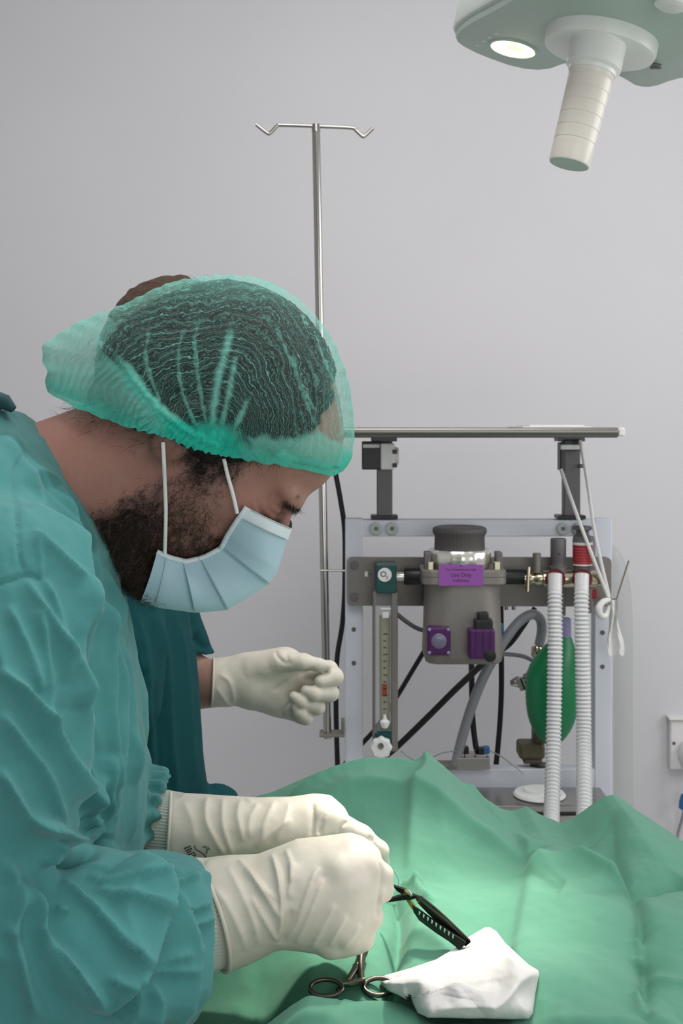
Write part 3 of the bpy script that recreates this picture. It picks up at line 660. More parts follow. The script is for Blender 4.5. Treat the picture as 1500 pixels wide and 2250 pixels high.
for i in range(26):
    t = i/25; y = 1318+t*122
    for k in range(nn):
        u = k/(nn-1)-.5; wd2 = 20+14*t; x = 1344+10*t+u*wd2+3*math.sin(t*8+u*3)
        v.append(W(x, y+(3*math.sin(k*2.1) if i == 25 else 0), DM-.068-.006*math.cos(u*10+t*5)))
tl.add(v, [(i*nn+k, i*nn+k+1, (i+1)*nn+k+1, (i+1)*nn+k) for i in range(25) for k in range(nn-1)]).build('hanging_tail', M['tape'], bt)
# ================================================================== DRAPED OPERATING TABLE
M['drape'] = cloth_mat('green_drape_cloth', (88, 145, 122), .82, 1.12, 1500, .12, bmp=.22)
M['gauze'] = cloth_mat('white_gauze', (206, 205, 203), .94, 1.04, 1400, .1, bmp=.5)
RID = [(-400, 1800), (300, 1800), (520, 1768), (600, 1750), (700, 1712), (760, 1697), (800, 1690), (870, 1690), (945, 1685), (975, 1700), (1010, 1727), (1060, 1762), (1105, 1788), (1130, 1792), (1160, 1783), (1185, 1797), (1232, 1816), (1262, 1806), (1300, 1776), (1330, 1756), (1350, 1750), (1372, 1760), (1400, 1782), (1440, 1808), (1500, 1850), (1700, 1930), (2400, 1990)]
RX_, RY_ = zip(*RID); DR = 1.3
def planepts(P, z=1.0): return [tuple(on_plane(x, y, z)[:2]) for x, y in P]
DF = []                                            # (polyline on the cloth, height, width one side, width other side)
def fold(P, a, w1, w2): DF.append((planepts(P), a*1.7, w1*.9, w2*.9))
fold([(915, 1688), (934, 1735), (925, 1770), (906, 1800), (900, 1850), (896, 1905)], .006, .016, .004)
fold([(1128, 1792), (1160, 1850), (1156, 1950), (1135, 2060), (1128, 2150), (1126, 2240)], .0065, .03, .004)
fold([(1345, 1758), (1352, 1840), (1388, 1930), (1410, 2040), (1416, 2140), (1422, 2245)], -.006, .006, .012)
fold([(1520, 1893), (1450, 1904), (1388, 1932)], -.008, .008, .02)
fold([(1150, 1905), (1220, 1895), (1290, 1905), (1380, 1938)], .010, .008, .05)
fold([(700, 1795), (760, 1783), (840, 1786), (905, 1799), (960, 1815), (1020, 1836), (1100, 1850), (1160, 1862)], .012, .05, .014)
fold([(1160, 1860), (1240, 1885), (1330, 1925), (1390, 1935)], .007, .03, .006)
fold([(380, 2180), (470, 2142), (560, 2152), (650, 2168), (760, 2180), (850, 2188), (900, 2206), (940, 2230), (1050, 2240), (1200, 2243)], .0085, .014, .05)
fold([(868, 1925), (878, 1975), (872, 2030), (858, 2085), (852, 2150)], -.008, .006, .010)
fold([(905, 1905), (920, 1935), (944, 1962)], .006, .005, .004)
fold([(880, 1915), (905, 1922), (930, 1915)], .005, .004, .005)
fold([(1410, 2110), (1460, 2125), (1530, 2125)], .004, .01, .004)
fold([(1395, 2040), (1412, 2062), (1400, 2080)], .006, .006, .004)
fold([(1400, 2145), (1412, 2200)], .005, .006, .004)
fold([(880, 2020), (940, 2030), (1000, 2090)], .007, .03, .012)
fold([(560, 2105), (700, 2112), (800, 2115), (850, 2130)], -.007, .02, .03)
fold([(480, 2200), (600, 2215), (760, 2230)], .006, .02, .008)
fold([(1180, 2210), (1300, 2222), (1500, 2205)], .005, .02, .008)
fold([(1000, 1700), (1060, 1745), (1120, 1800)], .004, .006, .008)
fold([(620, 1765), (740, 1752), (860, 1745), (925, 1750)], .006, .02, .012)
for P, a_ in (([(934, 1735), (925, 1770), (906, 1800), (900, 1850), (896, 1905)], -.0022), ([(1128, 1792), (1160, 1850), (1156, 1950), (1135, 2060), (1128, 2150), (1126, 2240)], -.0020), ([(1160, 1862), (1160, 1920), (1170, 1960)], -.0014), ([(1388, 1932), (1410, 2040), (1416, 2140), (1422, 2245)], -.0024), ([(1520, 1893), (1450, 1904), (1388, 1932)], -.0024), ([(1388, 1932), (1340, 1915), (1260, 1890), (1160, 1858)], -.0016), ([(1005, 1722), (1060, 1764), (1110, 1796)], -.0014), ([(1255, 1815), (1330, 1775), (1345, 1762)], -.0018), ([(1240, 1822), (1320, 1785), (1345, 1772)], -.0012), ([(868, 1925), (878, 1975), (872, 2030), (858, 2085), (852, 2150)], -.0020), ([(930, 1905), (1010, 1935), (1100, 1950)], .0012), ([(1060, 2120), (1100, 2080), (1128, 2060)], .0014)):
    DF.append((planepts(P), a_, .0030, .0030))
def Htop(X, Y):
    X = np.asarray(X, float); Y = np.asarray(Y, float)
    zr = CZ-(np.interp(750+X*F/DR, RX_, RY_)-HY)*DR/F
    z = .983+(zr-.983)*sstep(1.02, 1.30, Y)
    for P, a, w1, w2 in DF: z = z + ridge(X, Y, P, a, w1, w2, .7)
    for px, py, a, r in ((1240, 1990, .016, .06), (1010, 1960, .010, .05), (1480, 2010, .014, .05), (1300, 2140, .010, .05), (960, 1850, .012, .05)):
        c = on_plane(px, py, 1.0); z = z + a*np.exp(-((X-c.x)**2+(Y-c.y)**2)/(r*r))
    z = z - .036*sstep(-.02, -.07, X)*sstep(.99, .92, Y)
    V = np.stack([X.ravel(), Y.ravel(), np.zeros(X.size)], 1)
    fade = sstep(1.3, 1.15, Y)
    z = z + (fbm(V, 9, 3)*.022+fbm(V+5, 34, 3)*.005).reshape(X.shape)*(.25+.75*fade)
    return z
TX0, TX1, TY0, TY1 = -.122, .78, .70, 1.31
def edge(s, a, b, r=.012):
    d = np.maximum(np.maximum(a-s, s-b), 0); c = np.clip(s, a, b); sg = np.sign(s-c)
    return c+sg*(r*(1-np.exp(-d/r))+.03*d), np.maximum(0, d-r*(1-np.exp(-d/r)))
S_ = axis_pts([(TX0-.32, TX0, .012), (TX0, .62, .0023), (.62, TX1, .01), (TX1, TX1+.32, .015)])
T_ = axis_pts([(TY0-.32, TY0, .012), (TY0, 1.31, .0023), (TY1, TY1+.32, .012)])
SS, TT = np.meshgrid(S_, T_, indexing='ij')
XX, dx = edge(SS, TX0, TX1); YY, dy = edge(TT, TY0, TY1, .012)
drop = np.sqrt(dx*dx+dy*dy)
ZZ = Htop(np.clip(XX, TX0-.01, TX1), np.clip(YY, TY0, TY1))-drop
wav = .012*np.sin(XX*55+np.sin(XX*21)*1.5)*sstep(.01, .15, dy)
YY = YY+wav*np.sign(TT-1)
n1, n2 = SS.shape; idx = np.arange(n1*n2).reshape(n1, n2)
Q = np.stack([idx[:-1, :-1].ravel(), idx[1:, :-1].ravel(), idx[1:, 1:].ravel(), idx[:-1, 1:].ravel()], 1)
dob = link_mesh('surgical_drape', np_mesh('surgical_drape', np.stack([XX.ravel(), YY.ravel(), ZZ.ravel()], 1), Q), M['drape'])
tag(dob, 'creased green surgical drape spread over the operating table', 'surgical drape')
HX = np.arange(TX0-.02, TX1+.02, .003); HYs = np.arange(.64, 1.34, .003); HG = Htop(*np.meshgrid(HX, HYs, indexing='ij'))
def hlook(X, Y):
    i = np.clip((X-HX[0])/.003, 0, len(HX)-1.001); j = np.clip((Y-HYs[0])/.003, 0, len(HYs)-1.001); a, b = i.astype(int), j.astype(int); u, v = i-a, j-b
    return (HG[a, b]*(1-u)+HG[a+1, b]*u)*(1-v)+(HG[a, b+1]*(1-u)+HG[a+1, b+1]*u)*v
def on_drape(px, py, up=0):
    Ds = np.linspace(.66, 1.31, 1300); X = (px-750)*Ds/F; z = CZ-(py-HY)*Ds/F-up
    k = np.nonzero(z < hlook(X, Ds))[0]; k = k[0] if len(k) else 800
    g = z-hlook(X, Ds); D = Ds[k]
    if k > 0 and g[k-1] > g[k]: D = Ds[k-1]+(Ds[k]-Ds[k-1])*g[k-1]/(g[k-1]-g[k])
    return W(px, py, D)
tb = empty('operating_table', (.32, 1.0, 0), 'operating table hidden beneath the green surgical drape', 'operating table')
MB().box((.34, .97, .835), (.84, .48, .04), .01).build('mattress', M['black'], tb)
MB().box((.34, .97, .80), (.82, .46, .03), .005).build('table_top', M['steel'], tb)
MB().box((.32, .97, .42), (.16, .16, .74), .01).build('column', M['steel'], tb)
MB().box((.32, 1.0, .04), (.6, .4, .08), .015).build('base', M['dgrey'], tb)
# ------------------------------------------------------------------ artery clamp with finger rings
hm = empty('artery_clamp', on_drape(765, 2165), 'small steel clamp with two finger rings lying on the drape under the gloved fist', 'surgical clamp')
def od(px, py, up=.004):
    p = on_drape(px, py, up); return p
def ringpts(cx, cy, rx, ry, a0=0, a1=360, n=26, up=.004):
    zc = od(cx, cy-ry, up).z
    return [on_plane(cx+rx*math.cos(math.radians(a0+(a1-a0)*k/n)), cy+ry*math.sin(math.radians(a0+(a1-a0)*k/n)), zc+.002-.003*(1+math.sin(math.radians(a0+(a1-a0)*k/n)))) for k in range(n+1)]
def flat(pts, r): return MB().tube(pts, r, 10, smooth_path=3)
MB().tube([od(802, 2078, .010), od(797, 2092, .009), od(787, 2118, .007), od(768, 2148, .006), od(752, 2166, .005), od(741, 2178, .004)], [.0034, .0040, .0030, .0025, .0024, .002], 12, smooth_path=4).build('shank', M['instr'], hm)
MB().tube([od(790, 2080, .011), od(793, 2096, .010), od(792, 2120, .008), od(793, 2145, .006), od(797, 2158, .005)], [.0034, .0040, .0030, .0026, .0024], 12, smooth_path=4).build('shank', M['instr'], hm)
MB().tube(ringpts(716, 2171, 36, 19), .0019, 10, caps=False).build('finger_ring', M['instr'], hm)
MB().tube(ringpts(832, 2168, 33, 19), .0019, 10, caps=False).build('finger_ring', M['instr'], hm)
MB().tube([od(752, 2161, .007), od(772, 2160, .007), od(800, 2153, .007)], [.0024, .0028, .002], 10).build('ratchet_bar', M['instr'], hm)
MB().lathe(od(795, 2090, .012), (.1, -.5, .8), [(.003, -.002), (.003, .001), (.001, .0016)], 14).build('pivot', M['instr'], hm)
# ------------------------------------------------------------------ needle holder style retractor
nh = empty('needle_holder', on_drape(940, 2010), 'dark steel toothed needle holder reaching from the gloved fingers to under the gauze', 'needle holder')
def slab(P, mat, name, off=0, th=.004):
    Dx = lambda x: .972-(x-870)*.075/150+off
    return MB().prism([W(x, y, Dx(x)) for x, y in P], (0, th, 0)).build(name, M[mat], nh)
slab([(910, 1970), (927, 1973), (955, 1995), (984, 2021), (1034, 2070), (1022, 2080), (1005, 2062), (972, 2038), (940, 2008), (918, 1985)], 'instrdark', 'upper_arm', .003)
slab([(912, 1972), (926, 1974.5), (984, 2023), (1026, 2066), (1023, 2068), (980, 2026), (922, 1979)], 'instr', 'arm_edge', .0022, .001)
lb = slab([(905, 1990), (914, 1996), (943, 2017), (972, 2036), (1024, 2072), (1010, 2088), (985, 2068), (960, 2052), (938, 2036), (920, 2022), (908, 2004)], 'instrdark', 'lower_arm', -.002)
for i in range(9):
    x, y = 920+i*9.2, 2003+i*6.3; slab([(x, y-1.5), (x+4, y+1.5), (x+1.5, y+8+.3*i), (x-.5, y+6)], 'chrome', 'tooth', -.0028, .001)
slab([(862, 1946), (876, 1951), (892, 1956), (896, 1965), (884, 1966), (872, 1958)], 'instrdark', 'jaw', .004)
slab([(846, 1983), (866, 1973), (884, 1968), (905, 1966), (920, 1971), (905, 1977), (884, 1978), (866, 1981)], 'instrdark', 'jaw', -.002)
slab([(889, 1958), (896, 1963), (905, 1985), (913, 1994), (912, 2003), (904, 1997), (893, 1980), (886, 1968)], 'gold', 'box_joint', -.001, .006)
slab([(898, 1958), (906, 1968), (902, 1970), (895, 1963)], 'chrome', 'joint_pin', -.003, .004)
# ------------------------------------------------------------------ gauze swab
GP = [(834, 2158), (845, 2143), (905, 2126), (958, 2108), (1000, 2082), (1030, 2058), (1064, 2038), (1076, 2037), (1090, 2046), (1110, 2072), (1138, 2098), (1162, 2120), (1182, 2132), (1184, 2142), (1176, 2180), (1170, 2226), (1162, 2238), (1120, 2240), (1060, 2238), (1000, 2238), (940, 2236), (918, 2226), (906, 2206), (900, 2188), (893, 2198), (872, 2186), (848, 2176)]
NR = 46; Pd = []
for i in range(len(GP)):
    a, b = GP[i], GP[(i+1) % len(GP)]; k = max(2, int(math.hypot(b[0]-a[0], b[1]-a[1])/5))
    Pd += [(a[0]+(b[0]-a[0])*j/k, a[1]+(b[1]-a[1])*j/k) for j in range(k)]
cx, cy = 1020, 2160; NA = len(Pd); V = []
for i in range(NR+1):
    r = 1-i/NR*.985
    for x, y in Pd: V.append((cx+(x-cx)*r, cy+(y-cy)*r))
V = np.array(V); d2 = -poly2d(V[:, 0], V[:, 1], GP)
up = .003+.016*np.sqrt(np.clip(1-(1-np.clip(d2/55, 0, 1))**2, 0, 1))
for P, a, w1, w2 in (([(905, 2195), (960, 2170), (1060, 2150), (1180, 2135)], .004, 20, 40), ([(1000, 2085), (1010, 2130), (1000, 2190)], .003, 25, 30), ([(1180, 2136), (1140, 2165), (1110, 2200), (1070, 2236)], .006, 30, 8), ([(1076, 2040), (1100, 2090), (1170, 2140)], .003, 14, 30), ([(895, 2195), (905, 2170), (935, 2150)], .004, 12, 18), ([(930, 2235), (1000, 2215), (1090, 2215)], .004, 10, 22), ([(845, 2160), (890, 2160), (930, 2150)], .003, 8, 10)):
    up += ridge(V[:, 0], V[:, 1], P, a, w1, w2)
up += (fbm(np.c_[V/90, V[:, 0]*0], 2, 3))*.006
W3 = np.array([on_drape(x, y, u) for (x, y), u in zip(V, up)])
Q = np.array([(i*NA+k, i*NA+(k+1) % NA, (i+1)*NA+(k+1) % NA, (i+1)*NA+k) for i in range(NR) for k in range(NA)])
W3 = np.vstack([W3, W3[-NA:].mean(0)]); Q = np.vstack([Q, [((NR*NA+k), NR*NA+(k+1) % NA, NR*NA+NA, NR*NA+NA) for k in range(NA)]])
Q = [tuple(int(i) for i in dict.fromkeys(f)) for f in Q]
m = np_mesh('gauze_swab', W3, Q); go = link_mesh('gauze_swab', m, M['gauze'])
tag(go, 'crumpled white gauze swab lying on the green drape', 'gauze')
# suture thread
th = MB().tube([od(848, 1905, .022), od(866, 1915, .02), od(876, 1938, .012), od(870, 1955, .01), od(884, 1962, .012)], .0004, 6, smooth_path=6).build('suture_thread', M['greytube'])
tag(th, 'fine pale suture thread between the gloved fingertips and the needle holder', 'thread')
# ================================================================== SURGEON
def skin_mat(name, base, red, hair=(38, 28, 26), attr='beard'):
    m, nt, b = new_mat(name); o = coords(nt)
    f = noise(nt, 22, 4, o, .6); g = noise(nt, 260, 3, o, .6)
    c = mixc(nt, math_node(nt, 'MULTIPLY', math_node(nt, 'SUBTRACT', f, .35, clamp=True), 2.2, clamp=True), lin(base), lin(red))
    c = mixc(nt, math_node(nt, 'MULTIPLY', g, .35), c, lin([x*.72 for x in base]))
    a = nd(nt, 'ShaderNodeAttribute'); a.attribute_name = attr
    hn = noise(nt, 900, 2, o, .7, .6)
    fac = math_node(nt, 'MULTIPLY', a.outputs['Fac'], math_node(nt, 'ADD', .35, math_node(nt, 'MULTIPLY', hn, 1.0)), clamp=True)
    c = mixc(nt, fac, c, lin(hair)); nt.links.new(c, b.inputs['Base Color'])
    b.inputs['Roughness'].default_value = .52; b.inputs['Subsurface Weight'].default_value = .12
    b.inputs['Subsurface Radius'].default_value = (.008, .003, .0015); b.inputs['Specular IOR Level'].default_value = .35
    bump(nt, b, math_node(nt, 'ADD', noise(nt, 700, 3, o), math_node(nt, 'MULTIPLY', f, .6)), .25, .0008); return m
def hair_mat(name, dark, light):
    m, nt, b = new_mat(name); o = coords(nt)
    f = noise(nt, 330, 4, o, .7, 2.0); g = noise(nt, 90, 3, o)
    f = math_node(nt, 'MULTIPLY', math_node(nt, 'SUBTRACT', f, .38, clamp=True), 3.2, clamp=True)
    a = nd(nt, 'ShaderNodeAttribute'); a.attribute_name = 'grey'
    c = mixc(nt, f, lin(dark), lin(light)); c = mixc(nt, a.outputs['Fac'], c, lin((170, 160, 150))); nt.links.new(c, b.inputs['Base Color'])
    b.inputs['Roughness'].default_value = .6; b.inputs['Specular IOR Level'].default_value = .3
    bump(nt, b, math_node(nt, 'ADD', f, g), .9, .003); return m
M['skin'] = skin_mat('surgeon_skin', (160, 120, 106), (154, 98, 88))
M['skin2'] = skin_mat('assistant_skin', (186, 150, 136), (176, 134, 120))
M['hair'] = hair_mat('dark_hair', (10, 9, 10), (92, 84, 80))
M['beardm'] = hair_mat('beard_hair', (34, 25, 22), (118, 94, 80))
M['hair2'] = hair_mat('brown_hair', (84, 62, 50), (128, 100, 80))
M['gown'] = cloth_mat('teal_gown_cloth', (68, 132, 131), .78, 1.14, 1700, .14, 'collar_band', (44, 98, 96), bmp=.35)
M['scrub'] = cloth_mat('dark_teal_scrub', (0, 66, 70), .75, 1.15, 1500, .0, bmp=.25)
M['rib'] = cloth_mat('ribbed_knit', (206, 208, 198), .9, 1.05, 1800, .1, bmp=.3)
def glove_mat():
    m, nt, b = new_mat('latex_glove'); o = coords(nt)
    f = noise(nt, 16, 4, o, .6)
    c = mixc(nt, f, lin((198, 193, 179)), lin((224, 217, 204))); nt.links.new(c, b.inputs['Base Color'])
    b.inputs['Roughness'].default_value = .5; b.inputs['Specular IOR Level'].default_value = .35
    b.inputs['Subsurface Weight'].default_value = .15; b.inputs['Subsurface Radius'].default_value = (.006, .004, .002)
    w = nd(nt, 'ShaderNodeTexNoise'); w.inputs['Scale'].default_value = 95; w.inputs['Detail'].default_value = 4; w.inputs['Distortion'].default_value = .8
    nt.links.new(o, w.inputs['Vector']); bump(nt, b, w.outputs['Fac'], .16, .0016); return m
M['glove'] = glove_mat()
HD = .98; PH = Plane(HD)
def UV(a, b): return .8*(a-520)-.6*(b-860), .6*(a-520)+.8*(b-860)
def unUV(U, V): return 520+.8*U+.6*V, 860-.6*U+.8*V
def head_sdf(a, b, w):
    U, V = UV(a, b); aw = np.abs(w)
    f = ell(U, V, w, (0, -8, 0), (213, 234, 200))
    f = smin(f, ell(U, V, w, (-100, -105, 0), (155, 150, 165)), 60)
    f = smin(f, ell(U, V, w, (18, 132, 0), (136, 146, 158)), 50)
    f = smin(f, ell(U, V, aw, (-38, 236, 45), (30, 52, 80)), 26)
    f = smin(f, ell(U, V, w, (-150, 140, 0), (155, 135, 150)), 45)
    f = smin(f, ell(U, V, w, (-265, 110, 0), (155, 140, 140)), 50)
    f = smin(f, ell(U, V, w, (-360, 205, 0), (62, 60, 75)), 50)
    f = smin(f, ell(U, V, aw, (-128, 200, 88), (48, 58, 62)), 36)
    f = smax(f, -ell(U, V, aw, (-92, 285, 74), (24, 34, 42)), 26)
    f = smin(f, ell(U, V, aw, (-93, 236, 80), (34, 34, 38)), 6)
    nz = chain(U, V, w, [(-60, 262, 0), (-105, 288, 0), (-145, 306, 0)], [20, 24, 28], 8)
    nz = smin(nz, ell(U, V, aw, (-155, 280, 30), (22, 28, 20)), 14)
    f = smin(f, nz, 16)
    e = ell(U*.98-V*.2, V*.98+U*.2, aw, (-122, -16, 194), (74, 42, 18))
    e = smax(e, -ell(U*.98-V*.2, V*.98+U*.2, aw, (-114, -8, 218), (44, 22, 14)), 8)
    f = smin(f, e, 14)
    f = smin(f, cone(a, b, w, (395, 985, 0), (20, 1150, 0), 158, 190), 70)
    return f
def body_sdf(a, b, w):
    f = head_sdf(a, b, w); Q = PH.q
    t = cone(a, b, w, (-30, 1220, 0), (-140, 2000, 0), 240, 250)
    t = smin(t, cone(a, b, w, (-20, 1270, -330), (-20, 1270, 330), 150, 150), 60)
    for P, R in (([Q(0, 1300, .83), Q(-130, 2120, .775), Q(420, 2030, .90)], (110, 90, 66)), ([Q(0, 1330, 1.14), Q(120, 1740, 1.13), Q(360, 1815, 1.05)], (110, 90, 62))):
        t = smin(t, chain(a, b, w, P, R, 20), 30)
    for s in (-1, 1):
        t = smin(t, chain(a, b, w, [(-150, 2050, s*210), (-140, 3300, s*240), (-150, 4520, s*240)], (210, 150, 110), 20), 60)
        t = smin(t, ell(a, b, w, (-60, 4590, s*250), (300, 70, 115)), 40)
    t = np.maximum(t, b-4648)
    return smin(f, t, 50)
xs = axis_pts([(-.60, -.34, .012), (-.34, .035, .0024)]); ys = axis_pts([(.66, .87, .014), (.87, 1.0, .0024), (1.0, 1.30, .006)])
zs = axis_pts([(-.01, 1.0, .02), (1.0, 1.22, .006), (1.22, 1.56, .0024)])
bV, bQ = surf_nets(PH.grid(body_sdf), xs, ys, zs)
surgeon = empty('person', (-.30, HD, 0), 'bearded person in teal surgical gown, green hair cap and blue mask bending over the drape', 'person')
bA, bB, bW = (750+bV[:, 0]/PH.s, HY+(CZ-bV[:, 2])/PH.s, (bV[:, 1]-HD)/PH.s)
nzv = fbm(bV, 90, 3)
BEARD = [(452, 1000), (524, 1008), (508, 1056), (478, 1096), (484, 1150), (500, 1190), (520, 1250), (470, 1330), (400, 1350), (300, 1350), (225, 1310), (205, 1200), (245, 1135), (300, 1092), (365, 1072), (412, 1058), (436, 1030)]
HAIRP = [(200, 800), (230, 690), (380, 580), (560, 570), (700, 690), (742, 800), (732, 880), (695, 945), (630, 1000), (540, 1012), (470, 1018), (400, 955), (330, 945), (230, 900), (140, 866)]
live = bB < 1400
bd = np.where(live, poly2d(bA, bB, BEARD), 999.); beard = sstep(40, -40, bd+nzv*80)*(1-.58*sstep(290, 430, bA)*sstep(1290, 1200, bB)*sstep(-20, 20, bB-1040))
hd_ = np.where(live, poly2d(bA, bB, HAIRP), 999.); hairm = sstep(14, -18, hd_+nzv*26); stub = .55*sstep(70, 0, hd_+nzv*40)*(bA < 480)
bN = normals(bV, bQ)
def bodyridge(P, amp, w1, w2):
    global bV
    bV = bV+bN*(ridge(bA, bB, P, amp, w1, w2)*(bW < 20)*live)[:, None]
for P, a, w1, w2 in (([(572, 1088), (578, 1112), (590, 1138)], -.0018, 3, 6), ([(584, 1092), (594, 1118), (612, 1134)], .0016, 5, 3), ([(590, 1100), (606, 1122), (628, 1132)], -.0015, 3, 4), ([(598, 1094), (618, 1118), (640, 1126)], .0012, 6, 4), ([(560, 1096), (564, 1122), (568, 1140)], -.0014, 3, 5), ([(470, 1126), (490, 1138), (500, 1130)], -.001, 4, 4), ([(464, 1170), (480, 1182), (492, 1178)], -.001, 4, 4), ([(590, 1140), (608, 1142), (622, 1140)], -.0016, 3, 5)):
    bodyridge(P, a, w1, w2)
mole = np.exp(-((bA-658)**2+(bB-1086)**2)/20)*(bW < 0)
lash = np.exp(-(polyline(bA, bB, [(586, 1134), (600, 1140), (616, 1143)])[0]/3.5)**2)*(bW < 0)*.9
me = np_mesh('body', bV, bQ); add_attr(me, 'beard', np.clip(np.maximum.reduce([beard, hairm, stub, mole, lash]), 0, 1))
link_mesh('body', me, M['skin'], surgeon)
def shell(name, V, N, Q, mask, off, mat, parent, thr=.12, extra=None):
    keep = (mask[Q] > thr).all(1); q = Q[keep]; u, inv = np.unique(q, return_inverse=True); q = inv.reshape(q.shape)
    v = V[u]+N[u]*off[u][:, None]; parts = [v]; fs = [q]; gr = [np.zeros(len(v))]
    if extra is not None:
        parts.append(extra[0]); fs.append(extra[1]+len(v)); gr.append(extra[2])
    me = np_mesh(name, np.concatenate(parts), np.concatenate(fs)); add_attr(me, 'grey', np.concatenate(gr)); return link_mesh(name, me, mat, parent)
def strands(V, N, prob, n, L, rad, curl, down, grey=.1, seg=7):
    p = prob/prob.sum(); ids = rng.choice(len(V), n, p=p); vs = []; g = []
    for i in ids:
        nrm = N[i]; t = np.array(down)-nrm*np.dot(down, nrm)+rng.normal(0, .45, 3); t -= nrm*np.dot(t, nrm); t /= np.linalg.norm(t)+1e-9
        bt_ = np.cross(nrm, t); l = L*rng.uniform(.5, 1.25); ph = rng.uniform(0, 6.28); turns = rng.uniform(.6, 1.5); lift = rng.uniform(.35, .9)
        base = V[i]; k = rng.random() < grey; pts = []
        for s in range(seg):
            u = s/(seg-1); q = base+nrm*(l*lift*math.sin(u*1.7)*.75)+t*(l*u*.9)
            q = q+(bt_*math.sin(ph+turns*6.28*u)+nrm*(math.cos(ph+turns*6.28*u)-math.cos(ph))*.5)*curl*min(1, u*3)
            pts.append(q)
        pts = np.array(pts); 
        for s in range(seg):
            d = pts[min(s+1, seg-1)]-pts[max(s-1, 0)]; d /= np.linalg.norm(d)+1e-9; a = np.cross(d, nrm); a /= np.linalg.norm(a)+1e-9; c = np.cross(d, a); r = rad*(1-.6*s/(seg-1))
            for kk in range(3): vs.append(pts[s]+r*(a*math.cos(kk*2.094)+c*math.sin(kk*2.094)))
        g += [float(k)*rng.uniform(.5, 1)]*(seg*3)
    f = []
    for m_ in range(n):
        o = m_*seg*3
        for s in range(seg-1):
            for kk in range(3): f.append((o+s*3+kk, o+s*3+(kk+1) % 3, o+s*3+3+(kk+1) % 3, o+s*3+3+kk))
    return np.array(vs), np.array(f), np.array(g)
chin = np.exp(-((bA-310)**2+(bB-1260)**2)/(2*75**2))
lump = np.clip(fbm(bV+3, 260, 3)+.5, 0, 1)
near = (bW < 60)
boff = (beard-.8)*.004+sstep(.75, 1, beard)*(.0035*lump+.007*chin)
bN = normals(bV, bQ)
st = strands(bV+bN*boff[:, None]*.7, bN, np.clip(beard-.06, 0, 1)**.8*near+1e-12, 8500, .0095, .00016, .0017, (-.5, 0, -.6), .15)
shell('beard', bV, bN, bQ, beard, boff, M['beardm'], surgeon, .62, (st[0], np.c_[st[1]], st[2]))
hoff = (hairm-.5)*.003+sstep(.5, 1, hairm)*(.0005+.004*np.clip(fbm(bV+9, 160, 3)+.5, 0, 1))
temple = hairm*near*sstep(960, 1000, bB)+stub*.15*near
st = strands(bV+bN*hoff[:, None]*.5, bN, temple+1e-12, 900, .012, .00013, .0006, (-.6, 0, -.4), .05)
shell('hair', bV, bN, bQ, hairm, hoff, M['hair'], surgeon, .3, st)
ey = np.exp(-(polyline(bA, bB, [(634, 1098), (646, 1107), (658, 1118), (666, 1126)])[0]/7)**2)*(bW < 40)*(bB < 1136)
st = strands(bV, bN, np.clip(ey-.2, 0, 1)+1e-12, 260, .0065, .00011, .0003, (-.3, .1, -.8), 0, 5)
shell('eyebrow', bV, bN, bQ, ey*0, ey*0, M['hair'], surgeon, 2, st)
fh = PH.grid(head_sdf)
def hit(px, py, off, lo=.84, hi=1.0, n=160):       # distance at which the sight line first comes within off of the head
    px, py = np.asarray(px, float), np.asarray(py, float); D = np.full(px.shape, np.nan)
    for d in np.linspace(lo, hi, n):
        m = np.isnan(D)
        if not m.any(): break
        f = fh((px-750)*d/F, np.full(px.shape, d), CZ-(py-HY)*d/F); D[m & (f < off)] = d
    return D
# ------------------------------------------------------------------ hair cap
CAPO = [(88, 765), (130, 733), (165, 712), (200, 696), (240, 680), (270, 670), (310, 650), (350, 630), (420, 611), (500, 604), (560, 610), (620, 634), (680, 680), (715, 722), (745, 780), (765, 840), (774, 900), (778, 950), (773, 1005), (762, 1026), (740, 1048), (690, 1036), (620, 1022), (560, 1014), (520, 1006), (480, 1000), (440, 990), (380, 966), (345, 955), (300, 943), (240, 923), (180, 900), (120, 872), (97, 850), (104, 820), (96, 795)]
CH = {19: 0, 20: .028, 21: .05, 22: .064, 23: .072, 24: .078, 25: .083, 26: .085, 27: .086, 28: .085, 29: .079, 30: .071, 31: .056, 32: .028, 33: 0}
NA = 560; NR = 120; cc_ = (455, 842); O = []; hE = []
for i in range(len(CAPO)):
    a, b = CAPO[i], CAPO[(i+1) % len(CAPO)]; O.append(a); hE.append(CH.get(i, 0))
O = np.array(O, float); th = np.unwrap(np.arctan2(O[:, 1]-cc_[1], O[:, 0]-cc_[0])); rad = np.hypot(O[:, 0]-cc_[0], O[:, 1]-cc_[1])
th = np.r_[th, th[0]+2*PI]; rad = np.r_[rad, rad[0]]; hE = np.r_[hE, hE[0]]
tq = th[0]+np.arange(NA)/NA*2*PI
r_o = np.interp(tq, th, rad); h_o = np.interp(tq, th, hE)
ker = np.hanning(9); ker /= ker.sum(); cs = lambda x: np.convolve(np.r_[x[-4:], x, x[:4]], ker, 'valid')
r_o = cs(r_o); h_o = cs(h_o)*(1)
frill = (h_o > .01)*(1.1*np.sin(tq*83+2*np.sin(tq*9))+1.8*np.sin(tq*47+1))+.8*np.sin(tq*41)+.6*np.sin(tq*67+2)+1.6*np.sin(tq*60)*(np.cos(tq) < -.8)
rr = np.linspace(1, .012, NR)[:, None]
ang = tq[None, :]; R_ = (r_o+frill*0)[None, :]*rr + frill[None, :]*sstep(.86, 1, rr)
cx_ = cc_[0]+R_*np.cos(ang); cy_ = cc_[1]+R_*np.sin(ang)
Hm = .052+.044*sstep(110, 330, cx_); he = np.minimum(h_o[None, :], Hm)
h = np.sqrt(he**2+(Hm**2-he**2)*np.clip(1-rr**2, 0, 1)**.85)
